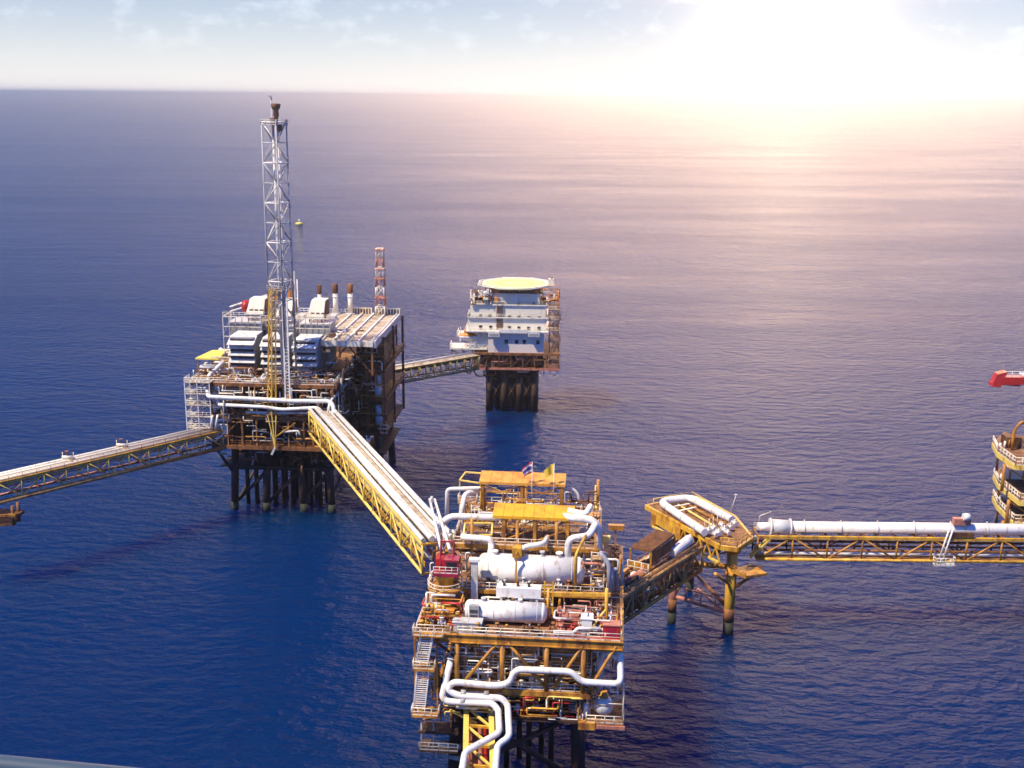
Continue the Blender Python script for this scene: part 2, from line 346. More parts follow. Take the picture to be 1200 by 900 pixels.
pipework(30, 3, 25, 16.4, 19, 28.6, 32.4, ['ochre', 'rust', 'rail', 'white', 'lgrey'], (.06, .16))
pipework(40, 3.5, 25, 21, 34, 33.2, 38.0, ['white', 'rail', 'ochre', 'rust', 'lemon', 'brown'], (.05, .15))
pipework(24, 6, 26, 10, 16, 28.6, 30.2, ['white', 'rail', 'rust', 'ochre', 'lgrey'], (.06, .18))
pipework(24, 0.5, 4.5, 10, 30, 26.1, 33, ['rust', 'ochre', 'rail', 'white', 'brown'], (.07, .2))
pipework(26, 23, 28.8, 9, 24, 26.1, 33, ['rust', 'ochre', 'rail', 'white', 'brown', 'pink'], (.07, .22))
pipework(16, 9, 19, 6.2, 9.5, 26.1, 28.2, ['rust', 'brown', 'rail', 'white', 'lgrey'], (.08, .2))
pipework(30, 20, 28.5, 1, 9, 26.1, 29.0, ['pink', 'pink', 'white', 'rail', 'rust', 'ochre'], (.05, .14))
for i in range(26):
    x, y = rnd.uniform(3.5, 25), rnd.uniform(19, 33.5); h_ = rnd.uniform(2, 4.6); P(Off().bar((x, y, 32.9), (x, y, 32.9+h_), .16), 'small_post', rnd.choice(['ochre', 'ochre', 'yellow', 'rust', 'rail']))
for x, y, z in ((3, 11, 29.4), (24, 22, 36.2), (4, 27, 36.0)):
    P(Off().box(x-1.6, x+1.6, y-.6, y+2.2, z-.15, z), 'access_platform', 'ochre'); P(Off().rail([(x-1.5, y+2, z), (x-1.5, y-.5, z), (x+1.5, y-.5, z), (x+1.5, y+2, z)], 1.1, 1, .06), 'handrail', 'rail')
P(Off().rail([(6, .5, 25.9), (24, .5, 25.9)], .5, 1, .07, mid=False), 'pipe_rail', 'white')
valves(10, 6, 19, .6, 1.6, 25.85, ['lgrey', 'ochre', 'rust'])
# ---- vessels
def vessel(name, label, c, L, r, mat, deck_z, nozzles, saddle='lgrey', bands=True):
    t = thing(name, label, 'tank', CP, (c.x, c.y, deck_z))
    m = Off().lathe(c, [(r, -L/2), (r, L/2)], 'x', 28); shell = m.to('shell', mat, t)
    Off().dome(c+Vector((L/2, 0, 0)), r*.998, r*.5, 1, 28).to('end_cap', mat, t); Off().dome(c-Vector((L/2, 0, 0)), r*.998, r*.5, -1, 28).to('end_cap', mat, t)
    for f in (-.32, .32):
        Off().box(c.x+f*L-.3, c.x+f*L+.3, c.y-r*.86, c.y+r*.86, deck_z, c.z-r*.45).to('saddle', saddle, t)
    if bands:
        for f in (-.44, -.15, .14, .44): Off().lathe(c+Vector((f*L, 0, 0)), [(r+.025, -.06), (r+.025, .06)], 'x', 28).to('band', 'lgrey', t, shell)
    for f, rr, hh, mm in nozzles:
        nz_ = Off().tube(c+Vector((f*L, 0, r*.9)), c+Vector((f*L, 0, r+hh)), rr, 10).to('nozzle', mm, t); Off().lathe(c+Vector((f*L, 0, r+hh)), [(rr*1.6, -.1), (rr*1.6, .1)], 'z', 12).to('flange', mm, t, nz_)
    return t
c1 = cpp(622, 667, 13); c2 = cpp(592, 717, 4.6)
vessel('pressure_vessel', 'big white horizontal pressure vessel under the lower yellow canopy', Vector((15.4, 13, 30.75)), 14.2, 2.15, 'white', 28.45, [(-.38, .3, .5, 'white'), (-.1, .35, .5, 'ochre'), (.12, .25, .7, 'lgrey'), (.3, .35, .6, 'white')])
vessel('pressure_vessel', 'smaller white horizontal vessel behind the front rail of the main deck', Vector((12.4, 4.6, 27.6)), 10.6, 1.5, 'white', 25.85, [(-.3, .25, .4, 'lgrey'), (.2, .2, .4, 'white')])
t = thing('ventilation_duct', 'white box duct lying on top of the smaller vessel', 'duct', CP, (14, 6.6, 29.2))
Off().box(10.9, 17.4, 5.8, 7.4, 29.25, 30.7).to('casing', 'white', t); Off().box(10.88, 10.95, 5.9, 7.3, 29.35, 30.6).to('end_louvre', 'lgrey', t)
for x in (11.6, 16.8): Off().box(x-.15, x+.15, 5.9, 7.3, 25.85, 29.24).to('support', 'lgrey', t)
for x in (12, 14, 15.6): Off().tube((x, 6.6, 30.68), (x, 6.6, 31.1), .2, 8).to('vent', 'dark', t)
t = thing('generator_skid', 'low grey box skid by the left end of the smaller vessel', 'skid', CP, (7.2, 1.6, 25.85))
cs_ = Off().box(5.3, 9.2, .9, 2.6, 25.86, 27.2).to('casing', 'lgrey', t)
for x in (6.1, 7.2, 8.3): Off().box(x-.35, x+.35, .86, .9, 26.1, 27).to('door', 'grey', t, cs_)
Off().box(5.1, 9.4, .8, 2.7, 27.2, 27.3).to('lid', 'lgrey', t)
t = thing('control_cabinet', 'grey louvred control cabinet standing in front of the smaller vessel', 'cabinet', CP, (8.0, 3.0, 25.85))
cs_ = Off().box(7.3, 8.7, 2.75, 3.5, 25.86, 29).to('casing', 'grey', t)
for z in (26.6, 27.4, 28.2): Off().box(7.45, 8.55, 2.70, 2.75, z-.25, z+.25).to('louvre', 'shade', t, cs_)
t = thing('ladder_mast', 'tall white duct column left of the big white vessel', 'duct', CP, (7.2, 9.4, 25.85))
Off().box(6.8, 7.8, 9, 9.7, 25.86, 33.2).to('casing', 'lgrey', t); Off().box(6.5, 8.1, 8.8, 9.9, 33.2, 33.6).to('cap', 'white', t)
for x, y, m, lab in [(3.6, 4.2, 'orange', 'orange sloping hatch box below the crane pedestal'), (21.6, 4.6, 'pink', 'faded red pump skid right of the smaller vessel'), (24.2, 2.6, 'white', 'small white instrument cabinet amid red pipework at the front rail')]:
    t = thing('equipment_box', lab, 'box', CP, (x, y, 25.85)); w = 1.3 if m != 'white' else .75
    cs_ = Off().box(x-w, x+w, y-.8, y+.8, 25.9, 27.5 if m != 'white' else 28.2).to('casing', m, t)
    Off().box(x-w-.1, x+w+.1, y-.9, y+.9, 27.5 if m != 'white' else 28.2, 27.62 if m != 'white' else 28.35).to('lid', m, t)
    Off().box(x-w*.5, x+w*.5, y-.84, y-.8, 26.3, 27.2).to('panel', 'grey' if m == 'white' else 'brown', t, cs_)
t = thing('equipment_box', 'red deluge cabinet in the front right corner of the main deck', 'box', CP, (27.7, 1.6, 25.85))
cs_ = Off().box(26.5, 28.8, .9, 2.5, 25.86, 27.8).to('casing', 'red', t); Off().box(26.4, 28.9, .8, 2.6, 27.8, 27.95).to('lid', 'pink', t); Off().box(27.0, 28.3, .86, .9, 26.2, 27.5).to('door', 'maroon', t, cs_)
# round vessel hanging low right
cs = cpp(707, 826, 1.6)
t = thing('spherical_vessel', 'grey round vessel on the low ledge at the right front corner', 'tank', CP, (cs.x, 1.6, 13.25))
Off().lathe(cs, [(1.45*math.cos(a), 1.45*math.sin(a)) for a in [R(x) for x in range(-88, 90, 16)]], 'z', 22).to('shell', 'lgrey', t)
Off().tube((cs.x, 1.6, 13.3), (cs.x, 1.6, cs.z-1), .5, 10).to('stand', 'grey', t)
Off().lathe((cs.x, 1.6, cs.z+1.35), [(.75, 0), (.75, .3), (.5, .32), (.5, .8)], 'z', 14).to('flange', 'ochre', t)
Off().pipe([(cs.x-1.2, 1.3, cs.z), (cs.x-2, 1.3, cs.z), (cs.x-2, 1.3, cs.z-2)], .25).to('drain_pipe', 'grey', t)
t = thing('buoyancy_drum', 'small white drum on the left end of the low ledge', 'drum', CP, (24.6, 1.4, 13.4))
Off().lathe((24.3, 1.4, 13.5), [(.5, 0), (.52, .1), (.5, .9), (.52, 1.7), (.5, 1.8), (.2, 1.9)], 'z', 14).to('drum', 'white', t); Off().lathe((24.3, 1.4, 15.38), [(.15, 0), (.15, .2)], 'z', 8).to('cap', 'grey', t)
# ---- yellow canopies
def canopy(label, x0, x1, y0, y1, z, base, mat, tilt, cols):
    t = thing('canopy', label, 'canopy', CP, ((x0+x1)/2, (y0+y1)/2, base))
    m = Off(); m.add([(x0,y0,z-tilt-.45),(x1,y0,z-tilt-.45),(x1,y1,z-.45),(x0,y1,z-.45),(x0,y0,z-tilt),(x1,y0,z-tilt),(x1,y1,z),(x0,y1,z)], [(3,2,1,0),(4,5,6,7),(0,1,5,4),(1,2,6,5),(2,3,7,6),(3,0,4,7)]); roof_ = m.to('roof_panel', mat, t)
    m = Off()
    for i in range(1, 8): x = x0+(x1-x0)*i/8; m.bar((x, y0+.02, z-tilt+.03), (x, y1-.02, z+.03), .1, .08)
    m.to('roof_ribs', mat, t, roof_)
    n = len(cols)
    for i, x in enumerate(cols):
        for y in (y0+.4, y1-.4): Off().bar((x, y, base), (x, y, z-tilt-.4 if y < (y0+y1)/2 else z-.42), .5).to('post', 'ochre', t)
        Off().bar((x, y0+.4, z-tilt-1.9), (x, y1-.4, z-tilt-1.9), .3).to('tie', 'ochre', t)
    for a, b in zip(cols[:-1], cols[1:]):
        Off().bar((a, y0+.4, z-tilt-1.8), (b, y0+.4, z-tilt-1.8), .22).to('tie', 'ochre', t)
        for s in (0, 1):
            mid = (a+b)/2; Off().bar((a if s else b, y0+.4, z-tilt-.6), (mid, y0+.4, z-tilt-1.75), .2).to('brace', 'ochre', t)
        Off().bar((a, y0+.42, base+.4), (b, y0+.42, z-tilt-2), .16).to('brace', 'ochre', t)
canopy('rear orange yellow canopy under the two flags', 5.9, 19.8, 27, 30.4, 40.3, 32.95, 'canopy', .75, (6.4, 12.8, 19.2))
canopy('bright yellow canopy above the big white vessel', 9.1, 21.6, 17.4, 21, 38.2, 32.95, 'canopy2', .8, (10.8, 15.6, 20.6))
def loop_frame(label, pts, r, mat):
    c = sum((Vector(p) for p in pts), Vector())/len(pts)
    t = thing('lifting_frame', label, 'frame', CP, tuple(c))
    for a, b in zip(pts, pts[1:]+pts[:1]): Off().bar(a, b, r).to('rail', mat, t)
    for p in pts[:2]: Off().bar(p, (p[0], p[1], 33), r*.8).to('post', mat, t)
loop_frame('pale yellow open frame left of the rear canopy', [(2.6, 28, 39.3), (6, 28, 38.9), (6, 31, 39.6), (3.2, 31, 39.7)], .22, 'lemon')
loop_frame('pale yellow open frame left of the bright yellow canopy', [tuple(cpp(543, 627, 17.2)), tuple(cpp(576, 627, 17.2)), tuple(cpp(577, 613, 18.5)), tuple(cpp(545, 613, 18.5))], .25, 'lemon')
# ---- flags
def flag(label, u, vt, vb, y, stripes, yellow):
    a, b = cpp(u, vt, y), cpp(u, vb, y); a.x = b.x
    t = thing('flagpole', label, 'flag', CP, (b.x, y, b.z))
    Off().tube(b, a, .075, 7, .05).to('pole', 'white', t)
    hgt = 1.9 if not yellow else 1.75; z0 = a.z-.15; W = 1.6
    y_off = 0
    ys = [0, 1]
    def cloth(f0, f1, mat):
        m = Off(); n = 9; vs = []
        for i in range(n+1):
            s = i/n; dx = -W*s; dz = -1.05*s*s-.2*s; wv = .22*math.sin(s*7+f0*1.5)
            for f in (f0, f1): vs.append((b.x-.06+dx*(1-.25*f), y+wv, z0+dz-f*hgt*(1-.3*s)))
        bk = [(x, yy+.03, z) for x, yy, z in vs]; k = len(vs)
        fs = [(2*i, 2*i+1, 2*i+3, 2*i+2) for i in range(n)]+[(k+2*i, k+2*i+2, k+2*i+3, k+2*i+1) for i in range(n)]
        m.add(vs+bk, fs, True); m.to('cloth', mat, t)
    if yellow: cloth(0, 1, 'flagyellow')
    else:
        for f0, f1, mm in ((0, .17, 'flagred'), (.17, .33, 'flagwhite'), (.33, .67, 'flagblue'), (.67, .83, 'flagwhite'), (.83, 1, 'flagred')): cloth(f0, f1, mm)
flag('striped red, white and blue flag on a white pole behind the rear canopy', 623, 541, 592, 26.6, True, False)
flag('plain yellow flag on a white pole near the right end of the rear canopy', 648.5, 543, 592, 26.6, False, True)
# ---- pedestal crane, left
cx, cy = 3.0, 9.0
t = thing('pedestal_crane', 'red pedestal crane with a white boom lowered towards the far bridge', 'crane', CP, (cx, cy, 25.85))
Off().lathe((cx, cy, 25.86), [(1.35, 0), (1.25, .4), (1.25, 4.6), (1.5, 5), (1.5, 5.5)], 'z', 20).to('pedestal', 'yellow', t)
wk2_ = Off().lathe((cx, cy, 28.9), [(1.3, 0), (2.65, 0), (2.65, .22), (1.3, .22)], 'z', 24).to('walkway', 'ochre', t)
m = Off(); m.ring((cx, cy, 30.2), 2.6, .07).ring((cx, cy, 29.65), 2.6, .06)
for i in range(12): a = i*math.pi/6; m.tube((cx+2.6*math.cos(a), cy+2.6*math.sin(a), 29.1), (cx+2.6*math.cos(a), cy+2.6*math.sin(a), 30.2), .05, 5)
m.to('handrail', 'rail', t, wk2_)
Off().box(cx-1.6, cx+2.2, cy-1.9, cy+2.3, 31.4, 31.9).to('turntable', 'maroon', t)
cab_ = Off().box(cx+.1, cx+2.2, cy-1.75, cy+.3, 31.9, 34.0).to('cab', 'maroon', t); Off().box(cx+.4, cx+1.9, cy-1.79, cy-1.76, 32.9, 33.7).to('window', 'glass', t, cab_); Off().box(cx+2.21, cx+2.24, cy-1.4, cy, 32.9, 33.7).to('window', 'glass', t, cab_)
Off().box(cx-1.4, cx+.0, cy-.6, cy+1.8, 31.9, 33.6).to('machinery_house', 'red', t)
m = Off()
for x in (cx-.7, cx+1.2): m.bar((x, cy+1.6, 31.9), (x, cy+.3, 36.2), .2); m.bar((x, cy-1, 31.9), (x, cy+.3, 36.2), .16)
m.bar((cx-.7, cy+.3, 36.1), (cx+1.2, cy+.3, 36.1), .25); m.to('a_frame', 'maroon', t)
m = Off().rail([(cx-1.5, cy-1.8, 31.9), (cx+2.1, cy-1.8, 31.9)], 1, .9, .06); m.to('handrail', 'rail', t)
ft = cpp(522, 646, cy+.8); tip = cpp(506, 585, 25)
for s, tp in ((-.55, -.35), (.75, .45)):
    Off().tube(ft+Vector((s, 0, 0)), tip+Vector((tp, 0, 0)), .27, 10, .2).to('boom_chord', 'white', t)
m = Off()
for i in range(9):
    a = ft.lerp(tip, i/8); b = ft.lerp(tip, min(1, (i+1)/8)); m.tube(a+Vector((-.5, 0, 0)), b+Vector((.5, 0, 0)), .07, 5)
m.to('boom_lacing', 'galv', t)
Off().lathe(tip+Vector((-.2, 0, 0)), [(.5, 0), (.5, .4)], 'x', 12).to('sheave', 'lgrey', t)
# ---- white pipe runs
def run(label, pts, r=.5, mat='pipe', fl=(), name='process_pipe', fr=CP, n=12, straps=0):
    b = min(pts, key=lambda p: p[2])
    t = thing(name, label, 'pipe', fr, tuple(b))
    Off().pipe(pts, r, n).to('pipe', mat, t)
    for i in fl:
        a, c = Vector(pts[i]), Vector(pts[i+1] if i+1 < len(pts) else pts[i-1]); d = (c-a).normalized()
        p = a+d*.1; Off().tube(p, p+d*.22, r*1.45, 14).to('flange', 'lgrey', t)
    return t
q = cpp
def fz(u, v, z): return CP.at(u, v, z=z)
run('white pipe loop across the front of the cellar deck, from right stub to left bend', [(28.9, 2.2, 24), q(727,772,1.2), q(727.5,799,.0)-Vector((0,.7,0)), q(681,799,-.7), q(670,787,-.7), q(604,784,-.7), q(597,801,-.7), q(580,803.5,-.7), q(531,799,-.7), q(524,808,-.9), q(536,815,-1.1), q(588,818,-1.2), q(595,826,-1.5), fz(597,864,15.3), fz(583,873,15.0), fz(581,897,15.0), fz(577,1010,15.0)], .47, fl=(0,))
run('white pipe dropping from the stair tower and turning onto the front footbridge', [q(529,770,.6), q(518,817,-1.0), q(524,822,-1.2), q(577,824,-1.6), q(584,832,-2), fz(585,859,15.3), fz(545,881,15.0), fz(541,905,15.0), fz(536,1010,15.0)], .47, fl=(0,))
for u, v, lab in ((543, 817, 'grey saddle clamp on the left of the paired front pipes'), (570, 818, 'grey saddle clamp on the right of the paired front pipes')):
    c = q(u, v, -1.0); t = thing('pipe_clamp', lab, 'clamp', CP, tuple(c-Vector((0,0,1.2))))
    for yy in (-.62, .62): Off().lathe(c+Vector((-.35, yy*.3, yy*.75)), [(.62, 0), (.62, .7)], 'x', 14).to('clamp', 'grey', t)
    Off().box(c.x-.4, c.x+.4, c.y-.4, c.y+.6, c.z-1.3, c.z-.4).to('foot', 'grey', t)
run('white header pipe passing below the canopy on the left', [(.2, 22, 31), q(514,618,19), q(526,605,19), q(592,605,19)-Vector((0,0,.2)), (10.4, 24, 36.2)], .52)
run('thin white pipe loop at the rear left corner, with a cross tie', [q(523.5,612,28), q(524,573,28), q(560,572,28), (8.5, 29, 37.6)], .33)
run('short white pipe with elbow left above the big vessel', [q(540,629,15.8), q(575,632,15.6), q(576,640,15.4), (9.2, 13.5, 32.5)], .5)
run('white elbow pipe rising from the middle of the big vessel', [q(611,656,13.5), q(612,641,13.8), q(637,637,14.2), (17.6, 18, 34)], .4)
run('thick white pipe bending down onto the right end of the big vessel', [q(665,662,13.5), q(666,631,13.6), q(690,628,14.2), q(696,618,15), (25, 18, 36.6)], .52)
run('big white vertical pipe at the right edge of the top deck', [(19.5, 19.5, 37.0), q(672,607,17), q(693,609,17), q(701,617,17), q(701,652,17)], .58)
run('white pipe stub with a dark end beside the bright yellow canopy', [(20.6, 19.6, 37.9), q(684,603,19), q(688,600,19), (24, 21, 38.2)], .5)
run('slim grey downpipe at the right edge of the platform', [(26.6, 13, 33.6), q(703,648,10), q(714,661,9.5), q(714,696,9.5)], .36, 'galv')
run('grey gooseneck pipe beyond the right edge', [q(718,692,12), q(718,668,12), q(723,667,12.4), q(723.5,692,12.4)], .33, 'galv')
run('short white gooseneck standing by the crossing bridge', [q(728,690,20), q(728,660,20), q(722,661,20)], .33)
run('thin white hoop pipe at the rear right corner', [q(659,573,30), q(672,573,30), q(678,580,30), q(678,592,30)], .22)
run('pale rising pipe leaning in the rear left corner', [q(540,604,24), q(545,578,27), (7, 30, 37)], .42, 'white')
run('grey pipe bend behind the right hand brace', [q(703,812,2.4), q(703,770,3), q(712,763,3.2), q(727,772,1.6)], .5, 'lgrey')
run('white pipe along the front rail of the red deck', [(19.5, 1.0, 26.5), (22.5, 1.0, 26.5), (22.9, 1.0, 27.2), (26.2, 1.2, 27.2)], .25, 'white')
run('pale pink suction pipe lying on the right of the main deck', [(20, 7, 27.4), (24.5, 6.4, 27.2), (24.8, 4.2, 26.7), (28.8, 4.2, 26.7)], .34, 'pink')
# ---- yellow service gantry right of the smaller vessel
t = thing('service_gantry', 'yellow service gantry with ladder and corner post above the red deck', 'gantry', CP, (23, 6, 25.85))
a, b = cpp(648, 696, 6), cpp(716, 697, 4.5)
Off().bar(a, b, .35, .5).to('beam', 'yellow', t)
Off().tube(cpp(711, 690, 3), (27, 3, 25.86), .26, 8).to('post', 'yellow', t); Off().tube(cpp(643, 690, 6.2), (18.4, 6.2, 25.86), .2, 8).to('post', 'yellow', t)
for p, s in (((27, 3, 29.6), (24.2, 1.5, 26)), ((27, 3, 28), (25.2, 2, 26))): Off().tube(p, s, .15, 6).to('brace', 'lemon', t)
m = Off()
for x in (17.9, 19.1): m.bar((x, 6.4, 25.86), (x, 6.4, 31.7), .22)
for i in range(11): m.bar((17.9, 6.4, 26.3+i*.5), (19.1, 6.4, 26.3+i*.5), .12)
m.to('ladder', 'yellow', t)
t = thing('goose_post', 'tall yellow curved hanger post in front of the big vessel', 'post', CP, (22.2, 10.4, 28.45))
Off().pipe([(22.2, 10.4, 28.46), (22.2, 10.4, 34.3), (22.9, 11.6, 35.6), (23.6, 14, 36.2)], .22, 8).to('post', 'yellow', t); Off().box(21.8, 22.6, 10, 10.8, 28.46, 28.6).to('base_plate', 'ochre', t)
t = thing('goose_post', 'yellow valve stand at the middle of the big vessel', 'post', CP, (13.4, 10.5, 28.45))
Off().bar((13.4, 10.5, 28.46), (13.4, 10.5, 34.2), .26).to('post', 'ochre', t); Off().box(12.7, 14.1, 11.4, 13.0, 33.1, 34.6).to('valve_body', 'yellow', t); Off().bar((13.4, 10.5, 34.1), (13.4, 12, 34.1), .2).to('arm', 'ochre', t)
t = thing('junction_tower', 'rust yellow access tower right of the big vessel', 'tower', CP, (25.5, 12, 28.45))
for x in (24.5, 26.4):
    for y in (11.6, 13): Off().bar((x, y, 28.46), (x, y, 34), .18).to('post', 'rail', t)
for z in (29.4, 31.4, 33.4): Off().box(24.4, 26.5, 11.5, 13.1, z-.1, z).to('platform', 'ochre', t); Off().rail([(24.5, 11.55, z), (26.4, 11.55, z)], 1, .9, .06).to('handrail', 'rail', t)
t = thing('floodlight_mast', 'yellow floodlight mast standing off the right rear edge', 'lamp', CP, (27.6, 19, 28))
Off().bar((28, 19, 25.5), (28, 19, 35.6), .28).to('mast', 'ochre', t); Off().box(26.9, 29.3, 18.6, 19.4, 35.3, 36.1).to('bracket', 'ochre', t); Off().box(26.1, 27.2, 18.5, 19.1, 33.3, 34.3).to('floodlight', 'lemon', t)
# ------------------------------------------------------------------ footbridges
def bridge(name, label, p0, p1, side, W, h, n, cm, dm, pipes, deck=None, tray=None, rails=True, deck_top=False, cw=.42, extra=None, railm='rail'):
    """p0-p1: near bottom chord; the other truss stands W away along side; h: height"""
    p0, p1 = Vector(p0), Vector(p1); side = Vector(side).normalized(); d = (p1-p0).normalized(); z = Vector((0,0,h)); L = (p1-p0).length
    t = thing(name, label, 'bridge', WORLD, tuple(p0))
    for k in (0, 1):
        o = side*W*k
        Off().tube(p0+o, p1+o, cw*.6, 8).to('bottom_chord', cm[0], t); Off().bar(p0+o+z, p1+o+z, cw, cw).to('top_chord', cm[1], t)
        truss_side(lambda m, nm: m.to(nm, dm if k == 0 else cm[2], t), p0+o, p1+o, p0+o+z, p1+o+z, n, cw*.8)
    for i in range(n+1):
        a = p0.lerp(p1, i/n); Off().bar(a, a+side*W, cw*.6).to('cross_beam', cm[2], t); Off().bar(a+z, a+side*W+z, cw*.6).to('cross_beam', cm[2], t)
    if deck:
        dz = z+Vector((0,0,.12)) if deck_top else Vector((0,0,.25))
        f0, f1 = deck[1], deck[2]
        a, b = p0+side*W*f0+dz, p1+side*W*f0+dz; c, e = p1+side*W*f1+dz, p0+side*W*f1+dz; th = Vector((0,0,.1))
        m = Off(); m.add([a,b,c,e,a+th,b+th,c+th,e+th], [(0,1,2,3),(7,6,5,4),(0,4,5,1),(1,5,6,2),(2,6,7,3),(3,7,4,0)]); m.to('walkway', deck[0], t)
    for (o, zz, r, mm) in pipes:
        a, b = p0+side*o+Vector((0,0,zz)), p1+side*o+Vector((0,0,zz)); Off().tube(a, b, r, 12).to('pipe', mm, t)
        if r > .3 and zz > h*.9:
            for i in range(1, n, 2):
                c = a.lerp(b, i/n); Off().tube(c-d*.1, c+d*.1, r*1.12, 12).to('pipe_strap', 'lgrey', t)
    if tray:
        for (o, zz, hh, mm) in tray:
            a, b = p0+side*o+Vector((0,0,zz)), p1+side*o+Vector((0,0,zz)); Off().bar(a, b, .12, hh).to('cable_tray', mm, t)
    if rails:
        for o in rails:
            a, b = p0+side*o+z+Vector((0,0,.2)), p1+side*o+z+Vector((0,0,.2)); Off().rail([a, b], 1.05, 3, .05, toe=False).to('handrail', railm, t)
    return t
# main bridge between the two processing platforms
a0, a1 = at(362,483,27), at(497,641,27); dd = (a1-a0).normalized(); a1 = a1-dd*1.0
bridge('footbridge', 'long pale yellow truss bridge carrying white pipes between the left and central platforms', a0-Vector((0,0,5.2)), a1-Vector((0,0,5.2)), (-dd.y, dd.x, 0), 5.6, 5.2, 14,
    ('lemon', 'lemon', 'yellow'), 'lemon', [(.2, 5.95, .42, 'pipe'), (1.75, 6.0, .55, 'pipe'), (2.6, 5.75, .28, 'pipe'), (4.35, 5.7, .26, 'pipe'), (2.95, 5.6, .14, 'rail'), (5.35, 5.95, .5, 'pipe'), (1.5, 2.6, .35, 'lgrey'), (3.2, 1.2, .4, 'pink')],
    deck=('palegrating', .5, .74), deck_top=True, tray=[(.35, 3.3, .7, 'lemon'), (.5, 1.5, .9, 'yellow'), (.75, 4.4, .25, 'white')], rails=False, cw=.5)
# left bridge
k = 1.05
b0 = at(262,524,17.2); b1 = at(0,588,17.2); dd = (b1-b0).normalized(); b1 = b1+dd*10
bridge('footbridge', 'rust brown truss bridge with white pipes leaving the left platform to the left edge', b0, b1, (dd.y, -dd.x, 0), 4.2, 4.0, 13,
    ('tan', 'yellow', 'tan'), 'lemon', [(3.7, 4.7, .34, 'wall'), (2.75, 4.55, .28, 'wall'), (1.7, 4.5, .2, 'wall'), (.7, 4.45, .24, 'wall'), (0, -.05, .5, 'tan'), (4.2, -.05, .3, 'pink')],
    deck=('tan', .05, .95), deck_top=True, tray=[(.12, 3.35, .45, 'tan'), (.3, 2.8, .16, 'rust'), (4.1, 3.3, .4, 'rust')], rails=(.05,), railm='tan')
for f, lab in ((.385, 'white valve cluster on the left bridge nearer to the left platform'), (.585, 'pale valve cluster on the left bridge nearer to the photo edge')):
    c = b0.lerp(b1, f)+Vector((dd.y, -dd.x, 0))*3+Vector((0,0,4.4)); t = thing('valve_set', lab, 'valve', WORLD, tuple(c))
    Off().box(c.x-1.4, c.x+1.4, c.y-.9, c.y+.9, c.z-.1, c.z+.35).to('skid', 'palegrating', t)
    Off().tube(c+Vector((-1.1,0,.9)), c+Vector((1.1,0,.9)), .36, 12).to('valve_body', 'rail', t); Off().tube(c+Vector((0,0,.9)), c+Vector((0,0,2.2)), .16, 8).lathe(c+Vector((0,0,2.2)), [(.45,0),(.45,.1)], 'z', 12).to('hand_wheel', 'rust', t)
    for s in (-1.2, 1.2): Off().tube(c+Vector((s,.5,0)), c+Vector((s,.5,1.9)), .08, 6).to('post', 'rail', t)
# bridge to the living quarters
c0 = at(444,453,17.6); c1 = at(561,432,17.6); dd = (c1-c0).normalized(); sd = Vector((-dd.y, dd.x, 0))
bridge('footbridge', 'covered rusty truss bridge between the left platform and the white living quarters', c0, c1, sd, 4.4, 4.0, 13,
    ('tan', 'yellow', 'tan'), 'lemon', [(.9, 3.3, .3, 'tan'), (3.4, 4.5, .25, 'pipe'), (0, 0, .36, 'tan')], deck=('palegrating', .02, .7), deck_top=True, tray=[(.1, 3.4, .6, 'rust')], rails=(.1, 4.3))
# right bridge
d0 = at(887,655,14); d1 = at(1200,658.5,14); dd = (d1-d0).normalized(); d1 = d1+dd*22; sd = Vector((-dd.y, dd.x, 0))
bridge('footbridge', 'long yellow truss bridge with one big white pipe running off the right edge', d0, d1, sd, 4.6, 4.5, 11,
    ('yellow', 'yellow', 'rust'), 'ochre', [(1.0, .9, .35, 'lgrey'), (2.2, 1.0, .3, 'rust'), (3.4, 3.3, .25, 'lgrey')], deck=('grating', .05, .95), tray=[(3.9, 2.2, .5, 'brown'), (3.9, 1.3, .4, 'rust')], rails=(4.5,), cw=.55)
pz = Vector((0,0,4.5))
T_ = t
t = thing('bridge_support', 'dark rusty landing frame under the far left end of the left bridge', 'frame', WORLD, (-104, 226, 0))
c = at(3, 600, 15.2)
Off().prism([(c.x-8, c.y-3), (c.x+3.2, c.y-1), (c.x+3.6, c.y+2.2), (c.x-6, c.y+4)], 14.2, 14.8).to('deck', 'brown', t); Off().prism([(c.x-8, c.y-3), (c.x+2.2, c.y-1), (c.x+2.6, c.y+2), (c.x-6, c.y+4)], 12.6, 13.0).to('deck', 'rust', t)
for dx, dy in ((2.4, -.6), (2.6, 1.6), (-3, -1)): Off().tube((c.x+dx, c.y+dy, -.9 if dx < 0 else 12.6), (c.x+dx, c.y+dy, 16.8), .35, 8).to('column', 'rust', t)
Off().bar((c.x+3, c.y-.9, 14.9), (c.x-7, c.y-2.8, 14.9), .3, .5).to('edge_beam', 'ochre', t)
t = thing('pipeline', 'big white insulated pipe with blunt flanged end on top of the right bridge', 'pipe', WORLD, tuple(d0+sd*1.6+pz))
e0 = d0+sd*1.7+pz+Vector((0,0,1.45))-dd*.0
Off().tube(e0+dd*6.5, d1+sd*1.7+pz+Vector((0,0,1.45)), 1.12, 20).to('pipe', 'pipe', t)
Off().lathe(e0, [(.7,0),(.7,.25)], 'x', 16).to('end_flange', 'lgrey', t); Off().tube(e0+dd*.2, e0+dd*2.6, .85, 18).to('end_spool', 'pipe', t)
Off().tube(e0+dd*2.6, e0+dd*6.5, 1.5, 20, 1.3).to('reducer', 'lgrey', t); Off().tube(e0+dd*2.4, e0+dd*2.7, 1.7, 20).tube(e0+dd*6.2, e0+dd*6.5, 1.6, 20).to('flange', 'white', t)
